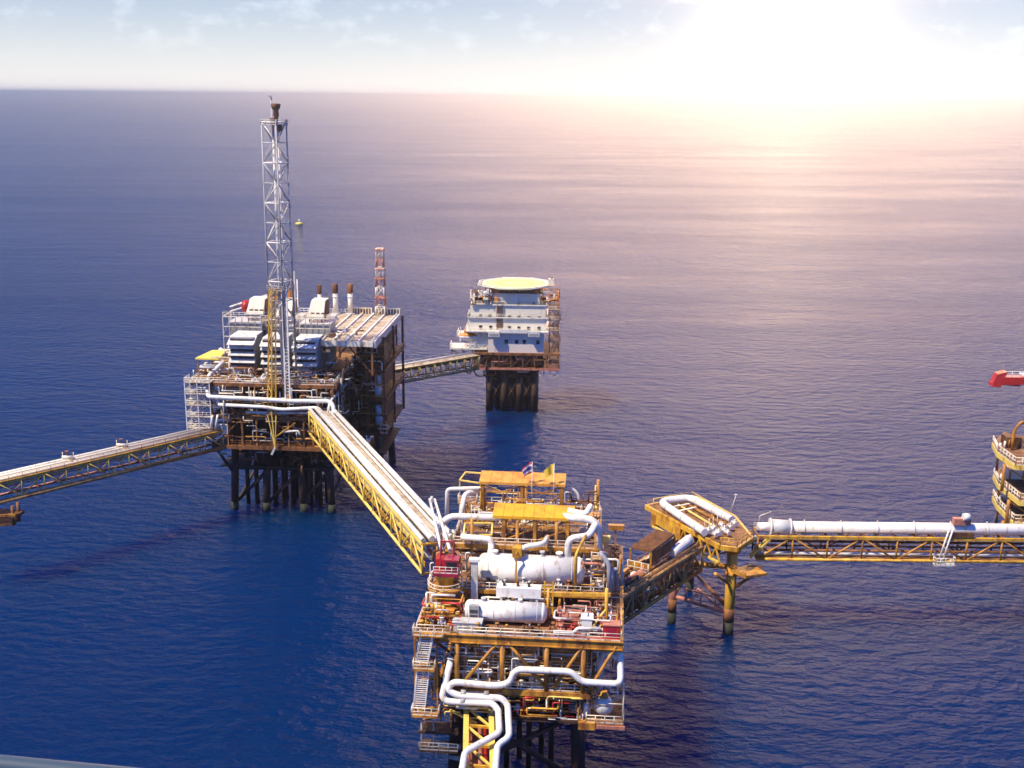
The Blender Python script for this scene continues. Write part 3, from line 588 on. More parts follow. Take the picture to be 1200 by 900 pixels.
for i in range(9):
    c = e0+dd*(9+i*7.0); Off().tube(c-dd*.12, c+dd*.12, 1.17, 20).to('strap', 'lgrey', t); Off().bar(c-Vector((0,0,1.4)), c-Vector((0,0,.9)), .8).to('shoe', 'ochre', t); Off().tube(c+Vector((0,0,1)), c+Vector((0,0,1.5)), .1, 6).to('bleed_valve', 'rail', t)
t = thing('frame_step', 'pale open step frame hooked over the left end of the right bridge', 'frame', WORLD, tuple(d0))
u0 = at(884,655,14.2); 
for s in (0, 1.1):
    Off().bar(u0+sd*s+Vector((-.8,0,.2)), d0+sd*s+dd*3+pz+Vector((0,0,.3)), .3).to('stringer', 'lemon', t)
for i in range(1, 5): c = (u0+Vector((-.8,0,.2))).lerp(d0+dd*3+pz+Vector((0,0,.3)), i/5); Off().bar(c, c+sd*1.1, .2).to('rung', 'lemon', t)
Off().pipe([e0+dd*.3+Vector((0,0,.9)), e0+dd*.4+Vector((0,0,2.2)), e0+dd*2.6+Vector((0,0,3.1))], .09, 6).to('lamp_arm', 'rail', t)
c = at(1110,640,16.5); c = d0+dd*((c-d0).dot(dd))+pz
t = thing('davit', 'white davit with winch on the near side of the right bridge', 'davit', WORLD, tuple(c))
m = Off(); m.tube(c+Vector((-2.2,-.5,-4.6)), c+Vector((-.6,-.5,2.6)), .17, 8).tube(c+Vector((-1.4,-.5,-4.6)), c+Vector((.1,-.5,2.6)), .17, 8)
for i in range(6): m.bar(c+Vector((-2.1+i*.3,-.5,-4+i*1.2)), c+Vector((-1.3+i*.3,-.5,-4+i*1.2)), .1)
m.to('ladder', 'white', t)
Off().box(c.x-3.1, c.x+.9, c.y-1.5, c.y-.2, c.z-5.0, c.z-4.8).to('basket_floor', 'lgrey', t); Off().rail([c+Vector((-3,-.3,-4.8)), c+Vector((-3,-1.4,-4.8)), c+Vector((.8,-1.4,-4.8)), c+Vector((.8,-.3,-4.8))], 1.4, 1, .08).to('handrail', 'white', t)
Off().box(c.x+.4, c.x+3.6, c.y+.2, c.y+1.4, c.z+2.7, c.z+4.0).to('winch_house', 'pink', t); Off().lathe(c+Vector((2, .3, 4.4)), [(.7,0),(.7,1.2)], 'x', 14).to('drum', 'white', t)
Off().box(c.x-.8, c.x+4.2, c.y-.4, c.y-.1, c.z+.4, c.z+1.4).to('bracket', 'rust', t)
# bridge from the central platform to the riser platform
f0 = at(735,726,13); f1 = at(822,668,13); dd5 = (f1-f0).normalized(); f0 = f0-dd5*2; s5 = Vector((-dd5.y, dd5.x, 0))
T5 = bridge('footbridge', 'dark rusty truss bridge crossing from the central platform up to the yellow riser platform', f0, f1, s5, 5.6, 4.6, 8,
    ('ochre', 'tan', 'rust'), 'tan', [(1.0, 4.9, .36, 'tan'), (2.0, 4.9, .36, 'rust'), (3.1, 4.9, .33, 'pink'), (1, 1.2, .4, 'rust'), (2.4, 1.0, .4, 'tan'), (3.6, 1.2, .35, 'pink')],
    deck=('rust', .1, .5), tray=[(.3, 3.6, .4, 'rust')], rails=(.1, 5.5), cw=.6, railm='tan')
for i in range(46):
    o = f0+dd5*rnd.uniform(2.5, 27)+s5*rnd.uniform(.3, 5.2)+Vector((0, 0, rnd.choice((.7, 2.2, 4.9)))); a_ = o+dd5*rnd.uniform(.8, 4); b_ = a_+rnd.choice((s5*rnd.uniform(-1, 1), Vector((0, 0, rnd.uniform(.4, 1.3)))))
    Off().pipe([o, a_, b_], rnd.uniform(.08, .24), 6, seg=2).to('small_pipe', rnd.choice(['rust', 'brown', 'pink', 'lgrey', 'rail', 'ochre', 'white']), T5)
# foreground bridge
g = CP
t = thing('footbridge', 'yellow open topped bridge with red walkway coming towards the viewer at the bottom', 'bridge', CP, (9, -20, 11))
A_ = fz(546.5, 829, 13.6); dB = (fz(545.5, 900, 13.6)-A_).normalized(); C_ = fz(575.5, 831, 13.6); wB = C_-A_; dn3 = Vector((0, 0, -3))
for k in (0, 1):
    o = A_+wB*k
    Off().bar(o, o+dB*46, .75, .6).to('top_chord', 'lemon', t); Off().bar(o+dn3, o+dn3+dB*46, .5).to('bottom_chord', 'yellow', t)
    for i in range(9): Off().bar(o+dn3+dB*5*i, o+dB*5*i, .3).to('post', 'yellow', t); Off().bar(o+dn3+dB*5*i, o+dB*(5*i+5), .25).to('diagonal', 'ochre', t)
for i in range(9):
    o = A_+dB*5*i; Off().bar(o+wB*.08, o+wB*.92, .35).to('cross_beam', 'yellow', t); Off().bar(o+wB*.08+dB*.3, o+wB*.92+dB*4.7, .28).to('top_brace', 'lemon', t)
o = A_+dn3+Vector((0, 0, .25)); m = Off(); v = [o+wB*.1, o+wB*.9, o+wB*.9+dB*46, o+wB*.1+dB*46]; m.add([p-Vector((0,0,.1)) for p in v]+v, [(3,2,1,0),(4,5,6,7),(0,1,5,4),(1,2,6,5),(2,3,7,6),(3,0,4,7)]); m.to('walkway', 'reddeck', t)
for f, r_, mm in ((.35, .35, 'rust'), (.55, .4, 'pink'), (.76, .3, 'red')): Off().tube(o+wB*f+Vector((0,0,.6)), o+wB*f+Vector((0,0,.6))+dB*46, r_, 10).to('pipe', mm, t)
Off().rail([o+wB*.14, o+wB*.14+dB*46], 1.1, 3, .06).to('handrail', 'rail', t)
# ------------------------------------------------------------------ riser platform
RP = Frame(27.6, 224.3, -62)
def rp(u, v, z): return RP.at(u, v, z=z)
t = thing('riser_platform', 'yellow riser platform standing on tubular legs between two bridges, right of centre', 'oil platform', RP, (14, 6, 0))
poly = [(0,0),(24.5,0),(26.8,2.2),(24,8),(13,12.4),(0,12.4)]
P(Off().prism([(x*.985+.2, y*.985+.1) for x, y in poly], 18.75, 18.95), 'deck', 'grating')
for i in range(6):
    a, b = poly[i], poly[(i+1) % 6]; P(Off().bar((*a, 18.6), (*b, 18.6), .5, .9), 'edge_beam', 'yellow')
P(Off().box(3.2, 11.5, -.35, .25, 16.3, 18.1), 'fascia_panel', 'yellow'); P(Off().box(2.6, 4.0, -.5, 1, 15.5, 18.2), 'corner_post', 'ochre'); P(Off().box(11, 12.6, -.5, 1, 15.8, 18.3), 'corner_post', 'ochre')
P(Off().bar((3.2, -.4, 15.6), (24.5, -.2, 15.6), .4), 'lower_beam', 'lemon')
for i in range(5): P(Off().bar((12.2+i*2.5, -.2, 15.7), (13.4+i*2.5, -.2, 18.2), .25), 'web_brace', 'yellow'); P(Off().bar((13.4+i*2.5, -.2, 18.2), (14.7+i*2.5, -.2, 15.7), .25), 'web_brace', 'yellow')
for x in (4, 9, 14, 19): P(Off().bar((x, .3, 18.2), (x, 12 if x < 13 else 9, 18.2), .35, .6), 'floor_beam', 'rust')
lg = RP.l(Vector((41.9, 205, 0))); l2 = RP.l(at(787,729,0))
P(Off().tube((lg.x, lg.y, -.9), (lg.x, lg.y, 18.3), .98, 18), 'leg', 'yellow'); P(Off().lathe((lg.x, lg.y, 12.2), [(1.3,0),(1.3,.5)], 'z', 18), 'leg_collar', 'ochre'); P(Off().lathe((lg.x, lg.y, 16.8), [(1.5,0),(1.7,1.5)], 'z', 18), 'leg_collar', 'ochre')
P(Off().tube((l2.x, l2.y, -.9), (l2.x, l2.y, 13.5), .8, 16), 'leg', 'pink')
P(Off().tube((4, 9, -.9), (4, 9, 18.3), .8, 14), 'leg', 'rust')
for x_, y_, r_, h_ in ((lg.x, lg.y, 1.02, 2.6), (l2.x, l2.y, .85, 2.2), (4, 9, .85, 2.2)): P(Off().tube((x_, y_, -.9), (x_, y_, h_), r_, 16), 'marine_growth', 'growth'); P(Off().tube((x_, y_, h_), (x_, y_, h_+2.8), r_-.02, 16), 'splash_zone', 'rust')
P(Off().tube((lg.x, lg.y, 9), RP.l(at(886,672,13.2)), .3, 8), 'knee_brace', 'rust'); P(Off().tube((lg.x, lg.y, 10), RP.l(at(838,672,14.5)), .32, 8), 'knee_brace', 'ochre')
P(Off().tube((l2.x, l2.y, 12.6), (lg.x-.5, lg.y, 13.6), .55, 10), 'tie_beam', 'ochre'); P(Off().tube((l2.x, l2.y, 5.6), (lg.x, lg.y, 4.2), .38, 10), 'tie_beam', 'pink')
P(Off().tube((4, 9, 5), (lg.x, lg.y, 5), .35, 8), 'tie_beam', 'rust'); P(Off().tube((4, 9, 5), (l2.x, l2.y, 5.2), .35, 8), 'tie_beam', 'rust')
lm = RP.l(Vector((41.9, 205, 0)))
# boat landing between the legs
A_, B_ = Vector((l2.x, l2.y, 5.4)), Vector((lg.x, lg.y, 4.3)); C_ = RP.l(at(818,690,5.5))
for f in (.25, .5, .75):
    p = A_.lerp(B_, f); P(Off().tube(p, p+Vector((0,0,2.4)), .14, 6), 'landing_post', 'pink')
P(Off().tube(A_.lerp(B_, .2)+Vector((0,0,2.4)), A_.lerp(B_, .95)+Vector((0,0,2.4)), .16, 6), 'landing_rail', 'pink')
P(Off().tube(A_.lerp(B_, .3), C_, .22, 6), 'landing_brace', 'pink'); P(Off().tube(A_.lerp(B_, .9), C_, .22, 6), 'landing_brace', 'pink')
P(Off().tube(A_+Vector((-2.2, -1.5, -1)), A_+Vector((-2.2, -1.5, 3)), .14, 6), 'landing_post', 'pink'); P(Off().tube(A_+Vector((-2.2, -1.5, 2)), A_+Vector((0, 0, 2)), .14, 6), 'landing_rail', 'pink')
# collar where the right bridge lands
P(Off().prism([(24.8, 2.5), (28.6, 3), (29.2, 7.5), (24.2, 8)], 13.3, 13.8), 'bridge_landing', 'ochre'); P(Off().rail([(28.6,3,13.8), (24.8,2.5,13.8)], 1.1, 1, .06), 'handrail', 'ochre')
P(Off().tube(RP.l(at(876,668,13)), RP.l(at(892,668,13)), .85, 14), 'bearing', 'rust')
pr = [rp(766,582,20.9), rp(811,574,20.9), rp(863,603,20.9), rp(874,627,20.9)]
for p in pr: p.z = 18.95
P(Off().rail([pr[0], pr[1], pr[2]], 1.5, 3, .085, toe=False), 'handrail', 'lemon'); P(Off().rail([(24.0, 7.6, 18.95), (26.6, 2.2, 18.95), (24.4, .1, 18.95)], 1.6, 2, .09, toe=False), 'handrail', 'yellow')
P(Off().rail([(.3, .2, 18.95), (.3, 3, 18.95)], 1, 1.5, .06), 'handrail', 'ochre')
pipework(26, 5, 23, .6, 7, 14, 17.9, ['rust', 'brown', 'ochre', 'pink', 'lgrey'], (.12, .35))
t = thing('process_pipe', 'thick white U shaped pipe loop on the deck of the riser platform', 'pipe', RP, (12, 6, 18.95))
L1 = [rp(826,624,20.1), rp(773,588,20.1), rp(808,583,20.1), rp(858,609,20.1)]
Off().pipe(L1, .76, 16, 2.2).to('pipe', 'pipe', t)
for a, b, fs in ((L1[0], L1[1], (.15, .45, .8)), (L1[2], L1[3], (.2, .6, .9))):
    for f in fs:
        c = a.lerp(b, f); d_ = (b-a).normalized()*.15; Off().tube(c-d_, c+d_, .83, 16).to('strap', 'lgrey', t); Off().bar((c.x, c.y, 18.96), (c.x, c.y, 19.4), .9).to('shoe', 'ochre', t)
t = thing('valve_set', 'cluster of white valves at the front end of the riser platform deck', 'valve', RP, (22, 4, 18.95))
for (u, v, s) in ((822,621,.75), (830,622,.6), (836,619,.7), (842,624,.6), (849,621,.7), (856,617,.6), (838,626,.5), (846,615,.55), (853,624,.5), (861,613,.6)):
    c = rp(u, v, 19.9); Off().tube(c-Vector((.9*s,0,0)), c+Vector((.9*s,0,0)), s*.6, 10).lathe(c-Vector((s,0,0)), [(s*.9,0),(s*.9,.15)], 'x', 12).lathe(c+Vector((s,0,0)), [(s*.9,-.15),(s*.9,0)], 'x', 12).tube(c, c+Vector((0,0,1.2*s)), .14, 6).to('valve', 'white', t)
    Off().tube((c.x, c.y, 18.96), (c.x, c.y, 19.6), .2, 6).to('stand', 'ochre', t)
t = thing('pipe_rack', 'rack of yellow beams and brown plates within the white pipe loop', 'frame', RP, (12, 6, 18.95))
for f in (.25, .5, .75):
    a, b = L1[0].lerp(L1[3], f), L1[1].lerp(L1[2], f); a.z = b.z = 19.5; Off().bar(a, a.lerp(b, .92), .28).to('beam', 'lemon' if f == .5 else 'ochre', t)
for f in (.15, .3): 
    a, b = L1[1].lerp(L1[0], f), L1[2].lerp(L1[3], f); a.z = b.z = 19.7; Off().bar(a.lerp(b,.2), a.lerp(b, .8), .5, .12).to('plate', 'rail', t)
for i in range(5):
    c = L1[0].lerp(L1[3], .2+.15*i).lerp(L1[1].lerp(L1[2], .2+.15*i), .12); c.z = 19; Off().tube(c, c+Vector((0,0,2.3)), .08, 6).to('post', 'rail', t)
a = rp(856,596,20); a.z = 18.95; t = thing('lamp_post', 'thin leaning light pole on the right side of the riser platform deck', 'lamp', RP, tuple(a)); Off().tube(a, a+Vector((1.0, .4, 4.2)), .08, 6).to('pole', 'rail', t); Off().box(a.x+.7, a.x+1.3, a.y+.2, a.y+.6, a.z+4.1, a.z+4.3).to('lamp', 'lgrey', t)
# shelter with the brown roof on the crossing bridge
q4 = [at(739,641,21.6), at(769.5,620.5,22.2), at(791,626.5,22.2), at(763,646.5,21.6)]
t = thing('shelter', 'shelter with brown corrugated roof on the bridge beside the riser platform', 'shelter', WORLD, (q4[0].x, q4[0].y, 17.6))
up = Vector((0,0,.25)); m = Off(); m.add([p-up for p in q4]+q4, [(0,1,2,3),(7,6,5,4),(0,4,5,1),(1,5,6,2),(2,6,7,3),(3,7,4,0)]); rf_ = m.to('roof', 'grating', t)
m = Off()
for i in range(14):
    f = (i+.5)/14; m.bar(q4[0].lerp(q4[3], f)+up*.3, q4[1].lerp(q4[2], f)+up*.3, .16, .12)
m.to('roof_ribs', 'rust', t, rf_)
for p in q4: Off().bar((p.x, p.y, 16.5), (p.x, p.y, p.z-.26), .3).to('post', 'ochre', t)
a, b = q4[3], q4[2]; Off().bar((a.x, a.y, 20.2), (b.x, b.y, 20.6), .12, 2.2).to('side_panel', 'rust', t)
a, b = q4[0], q4[3]; Off().bar((a.x, a.y, 18.3), (b.x, b.y, 18.3), .15, 1.6).to('end_panel', 'ochre', t); Off().rail([(a.x-.5, a.y-.8, 17.3), (b.x-.5, b.y-.8, 17.3)], 2.2, 1.5, .09).to('handrail', 'rail', t)
c = (q4[0]+q4[3])/2
t = thing('pump_set', 'white rounded machinery at the open end of the brown roofed shelter', 'pump', WORLD, (c.x-.4, c.y-2.0, 15.8))
for i, (dx, dy, dz, s) in enumerate(((-1.2,-1.6,17.2,.8), (.3,-2,17,.9), (1.4,-2.6,16.7,.7), (-.6,-2.6,16.4,.7))): Off().lathe((c.x+dx, c.y+dy, dz), [(s*.3,-s),(s*.8,-s*.6),(s,0),(s*.8,s*.6),(s*.3,s)], 'z', 14).to('casing', 'white', t)
Off().box(c.x-2, c.x+2.2, c.y-3, c.y-1, 15.6, 15.9).to('base', 'lgrey', t)
a, b = at(787,648,19), at(808,632,20)
run('white sloping pipe between the shelter and the riser platform deck', [tuple(a), tuple(a.lerp(b, .5)), tuple(b)], .95, 'pipe', fr=WORLD)
# ------------------------------------------------------------------ far right platform
t = thing('processing_platform', 'yellow platform edge with three railed balconies at the right border', 'oil platform', WORLD, (108, 232, 0))
for i, z in enumerate((31.2, 24.8, 20.3)):
    p = [at(u, v, z) for u, v in (((1168,522),(1169,530),(1190,545)), ((1169,560),(1170,567),(1195,587)), ((1168,585),(1169,592),(1188,612)))[i]]
    poly = [(p[0].x, p[0].y+2), (p[1].x, p[1].y), (p[2].x, p[2].y), (p[2].x+14, p[2].y-1), (p[2].x+17, p[2].y+12), (p[0].x+5.5, p[0].y+10)]
    P(Off().prism(poly, z-.3, z), 'deck', 'grating')
    for j in range(3): P(Off().bar((*poly[j], z-.5), (*poly[j+1], z-.5), .3, 1.0), 'edge_beam', 'lemon')
    P(Off().rail([(*poly[0], z), (*poly[1], z), (*poly[2], z), (*poly[3], z)], 1.5, 1.3, .1), 'handrail', 'rail')
    P(Off().box(poly[1][0]+3, poly[1][0]+6, poly[1][1]+3, poly[1][1]+6, z, z+2.2), 'cabinet', 'white' if i else 'brown')
    P(Off().tube((poly[2][0]-1.2, poly[2][1]+2, z-.5), (poly[2][0]-1.2, poly[2][1]+2, z-6 if i < 2 else z-5), .35, 8), 'column', 'ochre')
    P(Off().tube((poly[2][0]+4, poly[2][1]+2, z-.5), (poly[2][0]+4, poly[2][1]+2, z-6 if i < 2 else z-5), .35, 8), 'column', 'ochre')
    P(Off().tube((poly[1][0]+1.5, poly[1][1]+3, z-5), (poly[1][0]+1.5, poly[1][1]+3, z), .25, 8), 'column', 'rust')
    for j in range(4): P(Off().tube((poly[1][0]+1.5+j, poly[1][1]+2.5+j*.3, z), (poly[1][0]+1.5+j, poly[1][1]+2.5+j*.3, z+1.2+.3*j), .22, 8), 'valve', ('white', 'rail', 'ochre', 'pink')[j])
    P(Off().bar((poly[2][0]-1.2, poly[2][1]+1.9, z-.7), (poly[2][0]+6, poly[2][1]+2, z-5.5), .25), 'brace', 'ochre')
P(Off().box(107.5, 120, 229, 236, 12, 31), 'inner_bulkhead', 'brown')
for x in (121, 130): P(Off().tube((x, 233, -.9), (x, 233, 20), .9, 12), 'leg', 'jacket'); P(Off().bar((108, 232, 15.2), (131, 233, 15.2), .6, 1.0), 'deck_beam', 'ochre')
P(Off().pipe([tuple(at(1186,530,Y=225)), tuple(at(1188,505,Y=225)), tuple(at(1197,494,Y=225)), (104, 226, 36.5)], .35, 8), 'pipe', 'ochre')
t = thing('crane', 'red tipped boom end with white rail reaching in from the right border', 'crane', WORLD, (113, 228, 31.2))
a, b = at(1166,443,Y=226), Vector((113, 228, 46.0)); d_ = (b-a).normalized()
m = Off(); m.add([(a.x-.9,a.y-.9,a.z-1.5),(a.x+.9,a.y-1,a.z-1.7),(a.x+.9,a.y+1,a.z-1.7),(a.x-.9,a.y+.9,a.z-1.5),(a.x+.1,a.y-.9,a.z+1.0),(a.x+2.0,a.y-1,a.z+1.5),(a.x+2.0,a.y+1,a.z+1.5),(a.x+.1,a.y+.9,a.z+1.0)], [(3,2,1,0),(4,5,6,7),(0,1,5,4),(1,2,6,5),(2,3,7,6),(3,0,4,7)]); m.to('boom_head', 'red', t); Off().box(a.x+.95, a.x+5.6, a.y-1, a.y+1, a.z-1.1, a.z+.4).to('boom_tip', 'red', t); Off().bar(a+d_*5.6, b, 1.8, 1.5).to('boom', 'white', t)
Off().tube(a+Vector((-1,0,-.9)), a+Vector((5,0,-1.4)), .3, 8).to('hook_block', 'red', t)
Off().rail([a+Vector((1.5,-.8,.5)), a+Vector((9,-.8,.7))], 1.0, 1.4, .07).to('handrail', 'white', t); Off().tube((113, 228, 31.2), (113, 228, 47.5), 1.3, 14).to('pedestal', 'white', t)
# ------------------------------------------------------------------ left processing platform
LP = Frame(-76, 268, -4)
def lp(u, v, y): return LP.at(u, v, y=y)
t = LPF = thing('processing_platform', 'big rust brown processing platform with flare tower and roof deck, on the left', 'oil platform', LP, (20, 25, 0))
P(Off().box(4, 34, 0, 50, 17.3, 17.8), 'lower_deck', 'brown'); P(Off().box(4, 34, .3, 50, 24.8, 25.1), 'middle_deck', 'brown'); P(Off().box(-.8, 34, 1, 50, 32.6, 33), 'main_deck', 'grating')
P(Off().box(34, 42.5, 20, 50, 15.2, 15.6), 'lower_deck', 'brown'); P(Off().box(34, 43, 20, 50, 24.2, 24.6), 'middle_deck', 'brown'); P(Off().box(34, 43, 18, 50, 32.2, 32.6), 'main_deck', 'brown')
for z in (17.4, 24.9): P(Off().bar((4, -.2, z), (34, -.2, z), .5, .9), 'edge_beam', 'rust')
P(Off().bar((-.8, .8, 32.6), (34, .8, 32.6), .4, .8), 'edge_beam', 'rust'); P(Off().bar((34.3, .8, 32.6), (34.3, 50, 32.6), .4, .9), 'edge_beam', 'brown'); P(Off().bar((34.3, .3, 17.3), (34.3, 22, 17.3), .5, .9), 'edge_beam', 'brown')
for x in (4.3, 11.5, 19, 26.5, 33.7):
    P(Off().bar((x, -.1, 17.5), (x, -.1, 32.4), .45), 'column', 'rust')
    for y in (16, 33, 49): P(Off().bar((x, y, 15), (x, y, 32.4), .6), 'column', 'brown')
for x, y in ((42.3, 20.3), (42.3, 35), (42.3, 49.6), (38, 20.3)): P(Off().bar((x, y, 14.5), (x, y, 41), .6), 'column', 'rust')
for a, b in (((4.3,17.6),(11.5,24.6)), ((19,24.6),(26.5,17.6)), ((33.7,17.6),(26.5,24.6)), ((11.5,25),(4.3,32.4)), ((26.5,32.4),(33.7,25)), ((11.5,25),(19,32.4))):
    P(Off().bar((a[0], -.15, a[1]), (b[0], -.15, b[1]), .26), 'brace', 'rust')
for y0, y1 in ((0.5, 16), (16, 33)):
    P(Off().bar((34.4, y0, 17.6), (34.4, y1, 25), .3), 'brace', 'brown'); P(Off().bar((34.4, y1, 25), (34.4, y0, 32.4), .3), 'brace', 'brown')
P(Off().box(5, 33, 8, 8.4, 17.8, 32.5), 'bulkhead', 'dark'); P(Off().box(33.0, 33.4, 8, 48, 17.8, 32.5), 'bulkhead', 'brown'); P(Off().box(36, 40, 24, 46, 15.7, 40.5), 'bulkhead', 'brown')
P(Off().box(35, 42, 22.3, 30, 32.7, 38), 'module', 'brown'); P(Off().box(35, 41.5, 21.5, 26, 15.7, 23.5), 'module', 'brown')
for z in (18.2, 21, 26, 29): P(Off().tube((40.8, 19.9, z), (40.8, 19.9, z+2.2), .8, 12), 'vertical_vessel', 'lgrey')
LL = [(8, 5), (16, 5), (24, 5), (31, 5), (8, 44), (16, 44), (24, 44), (31, 44), (39, 26), (39, 44)]
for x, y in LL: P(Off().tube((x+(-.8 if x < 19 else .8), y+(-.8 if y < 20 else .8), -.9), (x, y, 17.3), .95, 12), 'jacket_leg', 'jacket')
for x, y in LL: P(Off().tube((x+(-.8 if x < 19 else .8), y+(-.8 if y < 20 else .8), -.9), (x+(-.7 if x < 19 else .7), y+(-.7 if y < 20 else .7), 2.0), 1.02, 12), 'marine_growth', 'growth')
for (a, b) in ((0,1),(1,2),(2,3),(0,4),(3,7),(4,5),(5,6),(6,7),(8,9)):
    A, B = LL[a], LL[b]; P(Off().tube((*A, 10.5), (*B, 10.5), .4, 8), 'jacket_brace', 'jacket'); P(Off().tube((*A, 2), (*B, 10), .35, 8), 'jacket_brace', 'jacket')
P(Off().tube((8, 5, 8), (4.3, .5, 17.2), .35, 8), 'jacket_brace', 'jacket')
P(Off().box(5, 33, 2, 46, 11.6, 11.9), 'shade_deck', 'dark'); P(Off().box(36, 42, 22, 46, 9.6, 9.9), 'shade_deck', 'dark')  # dark sheets added to stand in for the shade under the platform
for i in range(10): P(Off().tube((9.5+i*2.3, 8.5, -.9), (9.5+i*2.3, 8.5, 17.3), .55, 8), 'conductor', 'dark')  # dark tubes added to thicken that shaded mass
for x0_ in (8, 16, 24): P(Off().tube((x0_, 5, 2), (x0_+7.5, 5, 10), .35, 8), 'jacket_brace', 'dark'); P(Off().tube((x0_+7.5, 5, 11), (x0_, 5, 16.5), .3, 8), 'jacket_brace', 'dark')  # extra dark braces, added for the same shade
pipework(26, 5, 33, 1, 7, 10.5, 17, ['dark', 'brown', 'rust', 'grey'], (.12, .3))
for i in range(8): P(Off().tube((10+i*2.6, 14, -.9), (10+i*2.6, 14, 17.3), .5, 8), 'conductor', 'jacket')
for pts in [[(-.6, 1.1, 33), (33.8, 1.1, 33), (33.8, 18, 33)], [(4.4, .4, 25.2), (33.6, .4, 25.2)], [(4.4, 0, 17.9), (33.6, 0, 17.9)], [(-.6, 1.1, 33), (-.6, 24, 33)], [(34.2, 20.2, 32.7), (42.8, 20.2, 32.7), (42.8, 50, 32.7)], [(34, 20.1, 24.7), (42.8, 20.1, 24.7), (42.8, 48, 24.7)]]:
    P(Off().rail(pts, gap=2.2, r=.075), 'handrail', 'rail' if pts[0][2] > 32.9 and pts[0][0] < 5 else 'rust')
# white scaffold stair cage, front left
for x in (-1.6, 1.4, 4.4):
    for y in (-1.2, 2.4): P(Off().bar((x, y, 21.5), (x, y, 34), .2), 'stair_post', 'white')
for i, z in enumerate((22.2, 25, 27.8, 30.6, 33.4)):
    P(Off().box(-1.7, 4.5, -1.3, 2.5, z-.12, z), 'stair_landing', 'palegrating'); P(Off().rail([(-1.6, 2.4, z), (-1.6, -1.2, z), (4.4, -1.2, z)], 1.1, 1.0, .07), 'handrail', 'white')
    if i < 4: P(Off().stair((-1.2 if i % 2 else 3.6, -.6, z), (3.6 if i % 2 else -1.2, -.6, z+2.8), 1.0, (0,1,0)), 'stair', 'white')
pipework(40, 4.5, 33.5, -.6, 3, 25.4, 32.4, ['rust', 'ochre', 'rail', 'lgrey', 'white'], (.07, .18))
pipework(40, 0, 33, 1.2, 8, 33.2, 35.5, ['rail', 'ochre', 'white', 'rust', 'brown'], (.06, .16))
pipework(46, 4.5, 33.5, -.3, 6, 18, 32, ['brown', 'rust', 'rust', 'lgrey', 'grey', 'ochre'], (.1, .3))
pipework(36, 0, 33, 1.5, 12, 33.2, 36, ['rail', 'rust', 'ochre', 'white', 'rust', 'lgrey'], (.1, .3))
pipework(24, 34.2, 42.6, 19.6, 24, 16, 40, ['brown', 'rust', 'grey', 'brown'], (.12, .35))
pipework(22, -1, 8, 6, 24, 33.2, 36.5, ['rail', 'white', 'ochre', 'palegrating'], (.12, .35))
pipework(30, 34.6, 36.2, 2, 24, 19, 38, ['rust', 'ochre', 'brown', 'tan', 'rail'], (.07, .18))
pipework(30, 34.3, 43.2, 18.8, 20.2, 16, 40.5, ['rust', 'tan', 'brown', 'rail', 'ochre'], (.07, .2))
pipework(40, 4.5, 33.5, -.9, .3, 18.2, 32.2, ['tan', 'rail', 'ochre', 'white', 'lgrey', 'rust'], (.07, .2))
pipework(30, -1.4, 5, .4, 8, 22.5, 35, ['rail', 'white', 'tan', 'palegrating'], (.07, .16))
for z_ in (21, 28.5, 36, 39): P(Off().bar((34.2, 20, z_), (43, 20, z_), .2), 'stringer', 'tan')
for x_ in (8, 15, 22.8, 30): P(Off().bar((x_, -.25, 17.6), (x_, -.25, 32.4), .22), 'column', 'tan')
pipework(16, 30, 34.8, 2, 16, 26, 37, ['brown', 'rust', 'grey'], (.12, .3))
valves(26, 0, 33, 2, 6, 33, ['rail', 'white', 'ochre', 'rust', 'lgrey'])
valves(16, 5, 33, .3, 3, 25.1, ['lgrey', 'rust', 'rail', 'brown'])
valves(12, 5, 33, .3, 3, 17.8, ['lgrey', 'rust', 'brown'])
valves(20, -.2, 7, 6, 22, 33, ['rail', 'white', 'palegrating', 'ochre'])
